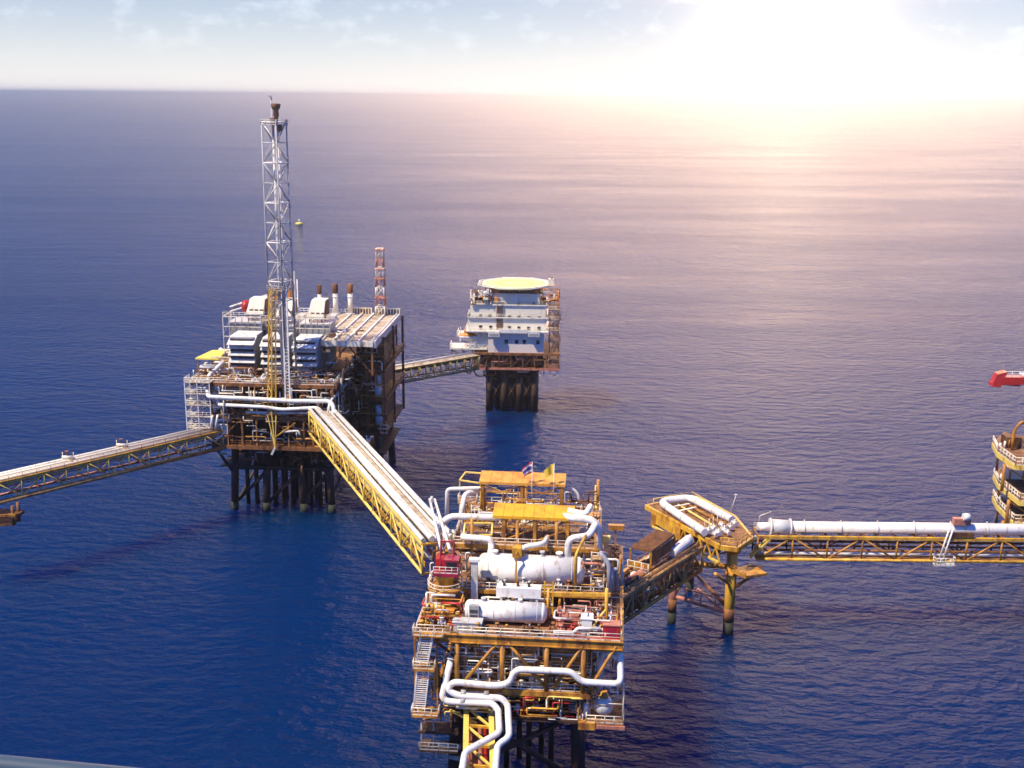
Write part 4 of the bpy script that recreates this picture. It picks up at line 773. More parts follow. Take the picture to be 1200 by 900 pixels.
# louvred air intakes
for (u0, u1, vt, vb, lab) in ((268,297,393,440,'left louvred air intake housing with stacked hoods, clear of the flare tower'), (306,334,395,440,'middle louvred air intake housing, half behind the flare tower'), (343,370,397,441,'right louvred air intake housing with dark side wall')):
    a, b = lp(u0, vb, 6), lp(u1, vt, 6); x0, x1 = a.x, b.x; z1 = b.z-.9
    t = thing('air_intake', lab, 'air intake', LP, ((x0+x1)/2, 10, 33), group='louvred air intakes on the left platform')
    cs_ = Off().box(x0+.4, x1-.4, 7, 14.5, 33.02, z1).to('casing', 'grey', t); Off().box(x0+.9, x1-1.3, 6.9, 7, 33.6, 36.3).to('access_panel', 'lgrey', t, cs_)
    for i in range(4):
        zt = z1-i*1.75; m = Off(); dpt = 1.9 if i else 3.6
        y1 = 7+ (2 if i == 0 else 0)
        dn_ = 1.35 if i == 0 else .62; yo = 5.5 if i == 0 else 5.9; v = [(x0,yo,zt-dn_),(x1,yo,zt-dn_),(x1,y1,zt+.2),(x0,y1,zt+.2)]; w = [(x,y,z-.12) for x, y, z in v]
        m.add(w+v, [(3,2,1,0),(4,5,6,7),(0,1,5,4),(1,2,6,5),(2,3,7,6),(3,0,4,7)])
        m.add([(x0,yo,zt-dn_),(x0,y1,zt+.2),(x0,7.05,zt-dn_-.1),(x0+.08,yo,zt-dn_),(x0+.08,y1,zt+.2),(x0+.08,7.05,zt-dn_-.1)], [(0,1,2),(5,4,3),(0,2,5,3),(1,0,3,4),(2,1,4,5)])
        m.add([(x1-.08,yo,zt-dn_),(x1-.08,y1,zt+.2),(x1-.08,7.05,zt-dn_-.1),(x1,yo,zt-dn_),(x1,y1,zt+.2),(x1,7.05,zt-dn_-.1)], [(0,1,2),(5,4,3),(0,2,5,3),(1,0,3,4),(2,1,4,5)])
        m.to('hood', 'white' if i == 0 else 'lgrey', t)
        if i < 4: Off().box(x0+.45, x1-.45, 6.9, 6.98, zt-1.62, zt-.25).to('louvre_opening', 'shade', t, cs_)
    Off().box(x0+.2, x1-.2, 8.9, 14.6, z1, z1+.25).to('roof', 'white', t)
# grey modules above
for (u0, u1, vt, vb, y, lab) in ((262,306,372,394,15.5,'grey open framed module above the left air intake'), (345,386,374,396,15.5,'grey open framed module above the right air intake'), (306,344,376,396,17.5,'grey open framed module behind the flare tower')):
    a, b = lp(u0, vb, y), lp(u1, vt, y); t = thing('equipment_module', lab, 'module', LP, ((a.x+b.x)/2, y+4, 33))
    x0, x1, z0, z1 = a.x, b.x, a.z, b.z
    Off().box(x0+1.2, x1-.3, y+1, y+8, 33.02, z1-1.8).to('casing', 'grey', t); Off().box(x0+1.0, x1-.1, y+.8, y+8.2, z1-1.8, z1-1.5).to('roof', 'lgrey', t)
    n = 6
    for i in range(n+1):
        x = x0+(x1-x0)*i/n; Off().bar((x, y, 36), (x, y, z1), .16).to('frame_post', 'rail' if i < 2 else 'galv', t)
        if i < n: Off().bar((x, y, z0+.5), (x0+(x1-x0)*(i+1)/n, y, z1-1), .1).to('frame_brace', 'galv', t)
    for z in (z0, (z0+z1)/2, z1): Off().bar((x0, y, z), (x1, y, z), .18).to('frame_rail', 'rail', t)
    Off().bar((x0, y, z1), (x0, y+7, z1), .18).to('frame_rail', 'rail', t); Off().rail([(x0, y+.2, z1), (x1, y+.2, z1)], 1.1, 1.4, .06).to('handrail', 'rail', t)
# cabins and tilted exhaust hoods on top
def hood(lab, u0, u1, vt, vb, y, mat):
    a, b = lp(u0, vb, y), lp(u1, vt, y); x0, x1, z0, z1 = a.x, b.x, a.z, b.z
    t = thing('exhaust_hood', lab, 'hood', LP, ((x0+x1)/2, y+3, z0-3))
    m = Off(); m.add([(x0,y,z0),(x1-.4,y,z0),(x1-.4,y+5,z0),(x0,y+5,z0),(x0+.9,y+1.2,z1),(x1,y+1.2,z1),(x1,y+5,z1),(x0+.9,y+5,z1)], [(3,2,1,0),(4,5,6,7),(0,1,5,4),(1,2,6,5),(2,3,7,6),(3,0,4,7)]); hd_ = m.to('hood', mat, t)
    Off().bar((x0-.1, y-.1, z0), (x1-.3, y-.1, z0), .3).to('rim', 'lgrey', t); Off().box(x1-.38, x1+.1, y+1.4, y+4.8, z0+.3, z1-.3).to('end_panel', 'brown', t)
    for i in range(3): Off().box(x0+.9+i*1.3, x0+1.8+i*1.3, y+.25, y+.4, z0+.8, z0+1.2).to('slot', 'brown', t, hd_)
    for xx in (x0+.5, x1-.9):
        for yy in (y+.5, y+4.5): Off().bar((xx, yy, z0-5.5), (xx, yy, z0), .3).to('leg', 'rust', t)
    return t
hood('cream exhaust hood left of the flare tower with a red round end', 288, 309, 351, 368, 18, 'wall'); c = lp(284.5, 361, 18); Off().lathe((c.x-.6, 20.2, c.z), [(.3,0),(1.6,.1),(1.7,1.5)], 'x', 16).to('fan', 'red', t)
hood('cream exhaust hood right of the flare tower', 360, 380, 353, 372, 18, 'wall')
hood('pale exhaust hood seen through the flare tower', 323, 342, 353, 370, 20, 'wall')
t = thing('pedestal_crane', 'folded white and red crane lying on the roof left of the flare tower', 'crane', LP, (10, 28, 41))
a = lp(270, 363, 26); b = lp(330, 346, 30)
for s in (-.5, .5): Off().tube(a+Vector((0,s,-.4)), b+Vector((0,s,0)), .2, 8).tube(a+Vector((0,s,.8)), b+Vector((0,s,1.2)), .2, 8).to('boom_chord', 'white', t)
m = Off()
for i in range(12): p = a.lerp(b, i/12); q_ = a.lerp(b, (i+1)/12); m.tube(p+Vector((0,-.5,-.4)), q_+Vector((0,-.5,1.1)), .1, 5)
m.to('boom_lacing', 'pink', t); Off().box(b.x-1, b.x+2.5, b.y-1.5, b.y+1.5, b.z-2, b.z+1.8).to('cab', 'orange', t); Off().tube((b.x, b.y, 33), (b.x, b.y, b.z-2), 1, 12).to('pedestal', 'ochre', t); Off().bar(a+Vector((0,0,-.5)), (a.x, a.y, 33), .4).to('boom_rest', 'rail', t)
Off().tube(lp(322,349,29), lp(336,346,29), .5, 10).to('winch_drum', 'red', t)
t = thing('canopy', 'small lemon yellow roof over the left edge of the left platform', 'canopy', LP, (1, 14, 33))
a, b = lp(229.5, 419, 12), lp(263, 410, 17); m = Off(); x0, x1 = a.x, b.x
v = [(x0, 11.5, a.z), (x1+.2, 11.5, a.z), (x1+.4, 17.5, a.z+.8), (x0+2.4, 17.5, a.z+.8)]; m.add([(x,y,z-.4) for x,y,z in v]+v, [(3,2,1,0),(4,5,6,7),(0,1,5,4),(1,2,6,5),(2,3,7,6),(3,0,4,7)]); m.to('roof_panel', 'mark', t)
for x, y in ((x0+.4, 12), (x1-.4, 12), (x0+2.8, 17), (x1-.2, 17)): Off().bar((x, y, 33), (x, y, a.z-.35), .25).to('post', 'ochre', t)
# roof deck, rear right
t = thing('roof_deck', 'beige roof deck with white strips at the rear right of the left platform', 'deck', LP, (34, 30, 33))
Off().box(28.5, 41.4, 11.5, 48, 40.9, 41.5).to('plating', 'palegrating', t); Off().box(14, 28.3, 34, 48, 40.9, 41.45).to('plating', 'palegrating', t)
for x in (28.7, 31.6, 34.7, 37.9, 41.1): Off().bar((x, 11.6, 41.72), (x, 47.6, 41.72), .42, .4).to('strip', 'white' if x < 41 else 'lgrey', t)
for y in (20, 29, 38): Off().bar((28.6, y, 41.62), (41.2, y, 41.62), .3, .2).to('cross_strip', 'rail', t)
Off().box(41.45, 42.0, 11.4, 48.2, 40.0, 41.75).to('edge_girder', 'lgrey', t); Off().box(28.5, 41.4, 11.1, 11.45, 40.3, 41.6).to('edge_girder', 'rail', t)
for x0, x1 in ((27.5, 34.2), (35, 42)):
    Off().box(x0, x1, 48.1, 48.8, 41.5, 42.9).to('parapet', 'brown', t)
    m = Off()
    for i in range(9): x = x0+.2+i*(x1-x0-.4)/8; m.bar((x, 48, 41.5), (x, 48, 43.1), .35)
    m.bar((x0, 48, 43.1), (x1, 48, 43.1), .3); m.to('parapet_posts', 'rail', t)
for x, y in ((29, 12), (41, 12), (41, 30), (29, 30), (41, 47), (20, 47), (15, 35), (29, 47)): Off().bar((x, y, 33), (x, y, 40.9), .45).to('column', 'rust', t)
for y0, y1 in ((12, 24), (24, 36), (36, 47)): Off().bar((41.3, y0, 33.2), (41.3, y1, 40), .25).to('brace', 'brown', t)
Off().bar((29, 12, 33.3), (35, 12, 40.5), .25).to('brace', 'brown', t); Off().bar((41, 12, 33.3), (35, 12, 40.5), .25).to('brace', 'brown', t)
for i in range(14):
    x, y = rnd.uniform(29.5, 36), rnd.uniform(12.5, 20); Off().pipe([(x, y, 41.5), (x, y, 41.5+rnd.uniform(.5, 1.2)), (x+rnd.uniform(-2, 2), y+rnd.uniform(-1, 2), 42.4)], .16, 6).to('small_pipe', rnd.choice(['lgrey', 'rail', 'white', 'rust']), t)
Off().rail([(14.2, 34.2, 41.5), (27.5, 34.2, 41.5)], 1.1, 1.4, .08).to('handrail', 'white', t); Off().rail([(14.2, 47.6, 41.5), (28, 47.6, 41.5)], 1.3, 1.2, .09).to('handrail', 'white', t)
for x in (16, 18.5, 21.5, 24.5): Off().box(x, x+1.6, 38, 41, 41.46, 42.6).to('vent_box', 'lgrey', t)
# stacks and mast
for u, vt, lab in ((374, 333.5, 'left exhaust stack with dark brown top, thinnest of the three'), (392.5, 332.5, 'middle exhaust stack with brown top, of three in a row'), (410, 332.5, 'right exhaust stack with brown top, nearest the roof edge')):
    p = lp(u, vt, 47); r_ = .62 if u < 380 else .8
    t = thing('exhaust_stack', lab, 'chimney', LP, (p.x, 47, 41.5), group='exhaust stacks on the left platform')
    h_ = p.z; Off().tube((p.x, 47, 41.52), (p.x, 47, h_-2.4), r_*.85, 14).to('pipe', 'wall', t); Off().lathe((p.x, 47, h_-2.5), [(r_, 0), (r_*1.05, .1), (r_*1.05, 2.4), (r_*.8, 2.5)], 'z', 14).to('top', 'rust' if u > 400 else 'brown', t); Off().lathe((p.x, 47, 41.5), [(1.3,0),(1.3,.3)], 'z', 12).to('base', 'lgrey', t); Off().ring((p.x, 47, h_-3.6), r_*.95, .1, 16).to('band', 'lgrey', t)
p = lp(445, 291, 47); x = p.x; zt = p.z
t = thing('antenna_mast', 'slim red and white banded lattice mast at the rear corner of the roof deck', 'mast', LP, (x, 47, 41.5))
n = 7; hh = (zt-41.5)/n
for i in range(n):
    w = 1.25-.055*i; w2 = w-.055; z0 = 41.5+i*hh; mt = ('wall', 'pink')[i % 2]; m = Off()
    C0 = [(x-w,47-w),(x+w,47-w),(x+w,47+w),(x-w,47+w)]; C1 = [(x-w2,47-w2),(x+w2,47-w2),(x+w2,47+w2),(x-w2,47+w2)]
    for j in range(4):
        m.tube((*C0[j], z0), (*C1[j], z0+hh), .17, 6); m.tube((*C0[j], z0), (*C1[(j+1) % 4], z0+hh), .1, 5); m.tube((*C1[j], z0+hh), (*C1[(j+1) % 4], z0+hh), .1, 5)
    m.to('lattice_section', mt, t)
    if i in (1, 3, 4, 6): Off().box(x-w-.35, x+w+.35, 47-w-.3, 47+w+.3, z0+hh-.5, z0+hh-.25).to('platform', 'pink', t)
for z in (zt-.6, zt-.1): Off().box(x-1.3, x+1.3, 46.4, 47.6, z-.12, z+.1).to('antenna', 'white' if z < zt-.3 else 'red', t)
# flare tower
top = lp(321.5, 143, 2.5); xt = top.x; ztop = top.z; yb = 2.5
t = thing('flare_tower', 'very tall grey lattice flare tower with rusty burner on the left platform', 'tower', LP, (xt, yb, 33))
h0 = 44.0; W = 2.85
th = R(-21)
def crn(j, z, s=1.0):
    w = (W*1.03 - .16*(z-h0)/(ztop-h0))*s
    a = th+math.pi/4+j*math.pi/2; return Vector((xt-.1+w*math.cos(a)*1.0, yb+w*math.sin(a), z))
nb = 11
for j in range(4): 
    ex = (0, 0, 2.6 if False else 0, 0)[j]
    Off().tube(crn(j, 33 if j in (0, 1) else 42), crn(j, ztop+(.6 if j != 1 else 5.0)), .24, 8, .2).to('leg', 'galv', t)
m1 = []
for i in range(nb):
    z0 = h0+(ztop-h0)*i/nb; z1 = h0+(ztop-h0)*(i+1)/nb
    for j in range(4):
        a, b = crn(j, z0), crn((j+1) % 4, z1); c, d = crn((j+1) % 4, z0), crn(j, z1)
        (Off().tube(a, b, .15, 6) if (i+j) % 2 else Off().tube(c, d, .15, 6)).to('diagonal', 'rail' if (i+j) % 3 == 0 else 'galv', t)
        Off().tube(d, b, .13 if i % 2 else .19, 6).to('horizontal', 'white' if i % 2 == 0 else 'lgrey', t)
for dx, r_ in ((-.35, .3), (.75, .2)): Off().tube((xt+dx, yb, 29.5), (xt+dx, yb, ztop), r_, 10).to('riser_pipe', 'lgrey', t)
for z in (ztop-.6, h0+11.5): 
    Off().prism([tuple(crn(j, z, 1.1))[:2] for j in range(4)], z, z+.12).to('platform', 'lgrey' if z > 70 else 'brown', t); Off().rail([crn(j % 4, z, 1.1) for j in range(5)], 1.1, 1.3, .07).to('handrail', 'lgrey', t)
bz = ztop+.6
Off().lathe((xt+.45, yb, bz), [(.45,-1),(.5,.5),(.65,.8),(.6,2.0),(1.0,2.5),(1.15,3.3),(.9,3.5),(.5,2.6)], 'z', 14).to('burner', 'brown', t); Off().lathe((xt+1.2, yb-.4, bz-2.6), [(.3,0),(.65,.2),(.65,1.4),(.3,1.6)], 'z', 12).to('ignition_box', 'brown', t); Off().box(xt-.7, xt+.3, yb-1.3, yb-.4, bz-1.2, bz+.3).to('junction_box', 'rust', t)
pk = crn(1, ztop+5.0); Off().pipe([pk, pk+Vector((0,0,.6)), pk+Vector((-.7,0,.9))], .22, 8).to('lightning_rod', 'grey', t)
# yellow foot frame under the tower, standing on the front of the platform
fx = lp(322, 526, -1.5)
foot = Vector((fx.x, -1.2, 17.9))
Off().bar(Vector((xt+3, -.6, 24)), foot+Vector((0,0,2.5)), .26).to('foot_leg', 'yellow', t)
FA = [lp(313.5, 486, -.9), lp(318.5, 486, -1.3), lp(323.5, 486, -.9)]; FB = [lp(315.5, 338, -.2), lp(318.5, 338, -.6), lp(322.5, 338, -.2)]
for a_, b_ in zip(FA, FB): Off().bar(a_, b_, .3).to('foot_leg', 'yellow', t)
for i in range(12):
    f0_, f1_ = i/12, (i+1)/12; k_ = i % 2
    for j in (0, 1):
        A0, A1, B0, B1 = FA[j].lerp(FB[j], f0_), FA[j].lerp(FB[j], f1_), FA[j+1].lerp(FB[j+1], f0_), FA[j+1].lerp(FB[j+1], f1_)
        Off().bar(A0 if k_ else A1, B1 if k_ else B0, .18).to('foot_brace', 'lemon', t); Off().bar(A0, B0, .16).to('foot_brace', 'ochre', t)
for a_ in FA: Off().bar(a_, foot, .24).to('foot_leg', 'lemon', t)
Off().bar(foot, foot+Vector((-.9, 0, -1.8)), .5).to('bearing', 'lgrey', t)
m = Off()
for dx in (.9, 2.0): m.bar((xt+dx, -.6, 29.5), (xt+dx*.92, .3, 56), .34)
for i in range(34): z = 30+i*.78; m.bar((xt+.9, -.55+.03*i*.9, z), (xt+1.95, -.55+.03*i*.9, z), .14)
m.to('caged_ladder', 'white', t)
t = thing('vent_pipe', 'thin white vent pipe standing right behind the flare tower', 'pipe', LP, (24, 22, 33)); p = lp(344, 318, 22); Off().tube((p.x, 22, 33.02), (p.x, 22, p.z), .3, 10).to('pipe', 'lgrey', t); Off().ring((p.x, 22, p.z-.3), .34, .08, 12).to('collar', 'white', t); Off().tube((p.x+.8, 22, 33.02), (p.x+.8, 22, p.z-2), .14, 8).to('pipe', 'white', t)
# front pipes
run('upper white header pipe across the front of the left platform, rising at the left', [tuple(lp(262,424,7)), tuple(lp(244,441,3)), tuple(lp(243,465,-1.4)), tuple(lp(300,467.5,-1.4)), tuple(lp(340,470,-1.4)), tuple(lp(386,470,-1.4)), tuple(lp(391,476,-2.2)), tuple(lp(391,489,-3.5))], .52, fr=LP)
run('middle white header pipe across the front of the left platform', [tuple(lp(256,474,-1.3)), tuple(lp(310,477,-1.3)), tuple(lp(330,480,-1.3)), tuple(lp(372,477.5,-1.3)), tuple(lp(379,485,-2.5)), tuple(lp(380,489,-3.2))], .45, fr=LP)
run('lower pale pipe across the front right of the left platform', [tuple(lp(288,483,-.6)), tuple(lp(325,484,-.6)), tuple(lp(366,484,-.9)), tuple(lp(370,487,-1.8))], .3, 'lgrey', fr=LP)
run('white riser bend joining the header to the far pipe of the long bridge', [tuple(lp(384,488,-2.5)), tuple(lp(386,474,-2)), tuple(lp(389,468,-1)), tuple(lp(414,441,22))], .34, fr=LP)
for i, u in enumerate((247, 253)): run(('left of two short white risers at the start of the left bridge', 'right of two short white risers at the start of the left bridge')[i], [tuple(lp(u, 503, -1.6)), tuple(lp(u+2, 487, -1.2)), tuple(lp(u+2.5, 487, 1.0))], .3, fr=LP)
run('slim white downpipe on the front of the left platform beside the left bridge', [tuple(lp(262,503,-1.8)), tuple(lp(262,470,-1.8)), tuple(lp(262,468,.6))], .16, fr=LP)
run('grey pipe low on the front of the left platform right of the tower foot', [tuple(lp(331,506,-.7)), tuple(lp(350,505,-.7)), tuple(lp(352,511,-.7))], .28, 'lgrey', fr=LP)
# ------------------------------------------------------------------ living quarters
LQ = Frame(-10, 365, -2)
def lq(u, v, y=0): return LQ.at(u, v, y=y)
t = thing('living_quarters', 'white multi storey living quarters block on a dark steel jacket in the distance', 'oil platform', LQ, (11, 9, 0))
P(Off().box(-2.4, 25.2, -1, 19, 14.4, 15), 'cellar_deck', 'rust'); P(Off().box(-2.4, 25.4, -1, 19, 19.3, 19.9), 'base_deck', 'rust'); P(Off().box(-.5, 20, 1.2, 17, 15, 19.3), 'bulkhead', 'brown')
P(Off().bar((-2.4, -1.2, 14.6), (25.3, -1.2, 14.6), .35, .6), 'edge_beam', 'pink'); P(Off().bar((-2.4, -1.1, 19.5), (25.3, -1.1, 19.5), .4, .7), 'edge_beam', 'rust')
for i in range(8): P(Off().bar((-2+i*3.85, -1.05, 15), (-2+i*3.85, -1.05, 19.2), .35), 'deck_post', 'rust')
for i in range(7): P(Off().bar((-2+i*3.85, -1.0, 15.1), (1.85+i*3.85, -1.0, 19.1), .2), 'deck_brace', 'brown')
P(Off().rail([(20.5, -1.1, 15), (25.2, -1.1, 15), (25.2, 18, 15)], 1.1, 1.6, .08), 'handrail', 'pink')
for x in (2.6, 7.4, 12.4, 17.3):
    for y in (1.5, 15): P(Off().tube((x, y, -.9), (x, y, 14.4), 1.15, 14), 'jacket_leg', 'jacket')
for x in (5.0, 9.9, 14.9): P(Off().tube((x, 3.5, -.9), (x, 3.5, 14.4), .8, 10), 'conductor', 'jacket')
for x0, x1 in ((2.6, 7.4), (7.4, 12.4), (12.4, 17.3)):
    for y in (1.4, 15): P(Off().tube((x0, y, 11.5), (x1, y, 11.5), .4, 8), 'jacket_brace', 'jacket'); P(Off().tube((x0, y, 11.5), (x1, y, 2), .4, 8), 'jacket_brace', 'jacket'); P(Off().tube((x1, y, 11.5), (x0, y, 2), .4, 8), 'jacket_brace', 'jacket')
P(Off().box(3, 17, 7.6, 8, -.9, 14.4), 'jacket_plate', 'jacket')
# storeys
def storey(x0, x1, y0, y1, z0, z1, mat, wins, ww, wh):
    w = Off().box(x0, x1, y0, y1, z0, z1).to('wall', mat, t)
    for u, v in wins:
        c = lq(u, v, y0); f = Off().box(c.x-ww-.12, c.x+ww+.12, y0-.07, y0+.05, c.z-wh-.12, c.z+wh+.12); wn_ = f.to('window', 'lgrey', t)
        pn = Off().box(c.x-ww, c.x+ww, y0-.10, y0-.075, c.z-wh, c.z+wh).to('pane', 'glass', t, wn_)
storey(2.2, 20, -.6, 16, 19.9, 26.4, 'shadewall', [(593.3,400.3),(605.2,400.4),(614.4,400.5),(630.4,401)], .52, .62)
storey(-4.3, 20.8, .6, 16.5, 27, 31.2, 'wall', [(563.2,383),(608,384.4),(619.4,384.8),(575,383.4),(597,384),(631.6,384.8)], .45, .5)
storey(-3.6, 20.6, 1, 16.5, 31.2, 35.2, 'wall', [(563.3,370.2),(586,371),(597,371.2),(608,371.6),(619.5,372),(574,370.6),(631.8,372.6)], .45, .5)
storey(3.3, 18.6, 2.4, 16, 35.2, 38.7, 'wall', [(583.4,356),(588,356),(608.6,356.3),(625.2,356.6)], .5, .5)
for x0, x1, y, z in ((-5, 21.6, -1.5, 26.9), (-4.4, 21.3, .0, 31.2), (-3, 21, .6, 35.2)):
    P(Off().box(x0, x1, y, 17, z-.28, z), 'gallery', 'white'); P(Off().rail([(x0, 8, z), (x0, y+.1, z), (x1, y+.1, z), (x1, 12, z)], 1.05, 1.6, .07), 'handrail', 'rail')
for u0, u1 in ((572.5, 585.5), (619, 632.5)):
    a, b = lq(u0, 394, -1.6), lq(u1, 387, -1.6); P(Off().box(a.x, b.x, -2.6, -1.55, a.z, b.z-.2), 'life_raft_rack', 'white'); P(Off().box(a.x+.3, b.x-.3, -2.66, -2.6, a.z+.3, b.z-.9), 'rack_opening', 'grey')
a, b = lq(586, 390, -1.6), lq(618, 386, -1.6); P(Off().box(a.x, b.x, -2.0, -1.55, a.z, b.z), 'sign_board', 'white')
m = Off()
for x in (5.1, 6.6): m.bar((x, .5, 27), (x, .5, 35.2), .22)
for i in range(12): m.bar((5.1, .45, 27.5+i*.65), (6.6, .45, 27.5+i*.65), .16)
P(m, 'ladder', 'brown')
P(Off().box(4.7, 7.0, .55, .6, 27.2, 34.6), 'ladder_recess', 'palegrating')
P(Off().box(9.6, 13, 2.3, 2.38, 35.3, 38.6), 'door_panel', 'white'); P(Off().box(1.6, 19.6, 1.9, 15, 38.72, 40.3), 'plant_room', 'brown')
for i in range(10): P(Off().bar((1.8+i*1.95, 1.75, 38.75), (1.8+i*1.95, 1.0, 40.4), .2), 'deck_strut', 'rust')
# outside stair on the right, brown
for x in (21.9, 24.8):
    for y in (1, 6, 12): P(Off().bar((x, y, 19.9), (x, y, 36), .25), 'stair_post', 'rust')
for i, z in enumerate((23.5, 27, 30.5, 33.8)): P(Off().box(21.4, 25, .6, 12.4, z-.2, z), 'stair_landing', 'rust'); P(Off().stair((24.4 if i % 2 else 22.2, 1, z-3.4), (22.2 if i % 2 else 24.4, 5.5, z), 1.2, (1,0,0)), 'stair', 'pink'); P(Off().rail([(21.5, .7, z), (24.9, .7, z), (24.9, 12, z)], 1.1, 1.2, .07), 'handrail', 'rail')
# left terraces
P(Off().box(-10.2, 2, -.4, 8, 20.6, 21), 'terrace', 'wall'); P(Off().rail([(-10.1, 6, 21), (-10.1, -.3, 21), (2, -.3, 21)], 1.2, 1.3, .09), 'handrail', 'white'); P(Off().box(-8, -4.2, 1, 9, 24.6, 24.95), 'terrace', 'wall'); P(Off().rail([(-7.9, 8, 24.95), (-7.9, 1.1, 24.95), (-4.3, 1.1, 24.95)], 1.1, 1.2, .09), 'handrail', 'white')
P(Off().box(-1.5, 2.1, .5, 9, 21, 26.5), 'stair_house', 'wall'); P(Off().box(-4, -1.6, 2, 8, 21, 24.4), 'store', 'white'); P(Off().stair((-4, -.2, 21), (-.5, -.2, 24.4), 1, (0,1,0)), 'stair', 'white')
for x in (-9.5, -6, -2.8): P(Off().bar((x, 0, 19), (x, 0, 20.6), .3), 'bracket', 'rust'); P(Off().bar((x, .2, 20.4), (-2.2, .2, 16), .25), 'bracket', 'rust')
for i in range(12):
    x, z = rnd.uniform(-2.6, 4), rnd.uniform(35.3, 39.5); P(Off().box(x, x+rnd.uniform(.6, 1.6), rnd.uniform(-.2, 1.5), 2.3, z, z+rnd.uniform(.5, 1.4)), 'roof_unit', rnd.choice(['white', 'wall', 'rust', 'rail', 'orange']))
pipework(26, -3, 25, -1, 1.1, 15.1, 19.1, ['rust', 'brown', 'pink', 'lgrey'], (.12, .3)); pipework(16, -1, 24.5, -.8, 1, 12, 14.3, ['jacket', 'lgrey', 'rust'], (.12, .28)); pipework(18, 19, 24.8, .4, 4, 35, 40, ['rust', 'orange', 'rail'], (.12, .25)); pipework(14, -3.5, 3, .2, 2.3, 35.3, 40, ['rust', 'rail', 'orange', 'white'], (.12, .25))
t = thing('helideck', 'round green helideck with yellow ring markings on top of the living quarters', 'helideck', LQ, (10.3, 11, 39.5))
hc = lq(604, 331.5, 11); r_ = (lq(643.5, 332, 11).x-lq(564.5, 331, 11).x)/2; zc = hc.z; hx = hc.x
n = 8; r8 = r_*1.06; Off().prism([(hx+r8*math.cos(2*math.pi*(i+.5)/n), 11+r8*math.sin(2*math.pi*(i+.5)/n)) for i in range(n)], zc-.6, zc).to('deck', 'green', t)
def annulus(r0, r1, z0, z1, nm, mt):
    m = Off(); n = 48; v = []
    for i in range(n):
        a = 2*math.pi*i/n; c, s = math.cos(a), math.sin(a); v += [(hx+r0*c, 11+r0*s, z0), (hx+r1*c, 11+r1*s, z0), (hx+r1*c, 11+r1*s, z1), (hx+r0*c, 11+r0*s, z1)]
    f = []
    for i in range(n):
        a, b = 4*i, 4*((i+1) % n)
        for j in range(4): f.append((a+j, a+(j+1) % 4, b+(j+1) % 4, b+j))
    m.add(v, f); m.to(nm, mt, t)
annulus(r_-1.0, r_-.35, zc+.004, zc+.02, 'edge_line', 'white'); annulus(4.6, 6.3, zc+.004, zc+.02, 'aiming_circle', 'mark'); annulus(r_*.8, r_*.86, zc+.004, zc+.018, 'perimeter_line', 'mark')
m = Off()
o8 = [Vector((hx+(r8+1.3)*math.cos(2*math.pi*(i+.5)/8), 11+(r8+1.3)*math.sin(2*math.pi*(i+.5)/8), zc-.1)) for i in range(8)]; i8 = [Vector((hx+r8*math.cos(2*math.pi*(i+.5)/8), 11+r8*math.sin(2*math.pi*(i+.5)/8), zc-.45)) for i in range(8)]
for i in range(8):
    a, b, c, d = o8[i], o8[(i+1) % 8], i8[i], i8[(i+1) % 8]; m.tube(a, b, .14, 6); m.tube(a.lerp(c, .5), b.lerp(d, .5), .07, 5)
    for k in range(6): m.tube(a.lerp(b, k/6), c.lerp(d, k/6), .07, 5)
m.to('safety_net', 'white', t)
for i in range(10):
    a = math.pi*(1+i/9); Off().bar((hx+(r_-.5)*math.cos(a), 11+(r_-.5)*math.sin(a), zc-.7), (hx+(r_-4)*math.cos(a), 11+(r_-4)*math.sin(a)*.9, zc-3.0), .22).to('support_strut', 'orange', t)
Off().box(hx-r_+1.5, hx+r_-1.5, 3.1, 3.35, zc-1.3, zc-.62).to('girder', 'rust', t)
for u, v, lab in ((646, 330, 'white foam monitor box on the right edge of the helideck'), (562, 344, 'white equipment box below the left edge of the helideck')):
    c = lq(u, v, 8 if u > 600 else 3); t = thing('monitor', lab, 'box', LQ, (c.x, c.y, c.z-1.2)); Off().box(c.x-.9, c.x+.9, c.y-.8, c.y+.8, c.z-1.1, c.z+.9).to('casing', 'wall', t); Off().tube(c+Vector((0,-.5,.9)), c+Vector((.5,-1.3,1.7)), .18, 8).to('nozzle', 'rust', t); Off().box(c.x-1.2, c.x+1.2, c.y-1, c.y+1, c.z-1.3, c.z-1.1).to('base', 'orange', t)
t = thing('lifeboat', 'orange covered lifeboat on the left terrace of the living quarters', 'lifeboat', LQ, (-5, 1, 21))
c = lq(549, 393.5, 1.2); m = Off(); prof = [(.15,-3.0),(.7,-2.6),(1.0,-1.5),(1.1,0),(1.0,1.5),(.7,2.5),(.15,2.9)]
m.lathe(c, prof, 'x', 16).to('hull', 'orange', t); Off().lathe(c-Vector((0, .02, .28)), [(a_*1.03, b_*1.02) for a_, b_ in prof], 'x', 16).to('keel_band', 'white', t); Off().box(c.x-1.4, c.x+1.2, c.y-.7, c.y+.7, c.z+1.2, c.z+2.0).to('canopy', 'orange', t)
for s in (-2.6, 2.6): Off().bar((c.x+s, c.y-.2, c.z-1.7), (c.x+s, c.y-.2, c.z-1.1), .5).to('cradle', 'white', t); Off().pipe([(c.x+s, c.y+1.6, c.z-1.7), (c.x+s, c.y+1.6, c.z+2.4), (c.x+s, c.y-.4, c.z+2.6)], .18, 8).to('davit', 'white', t)
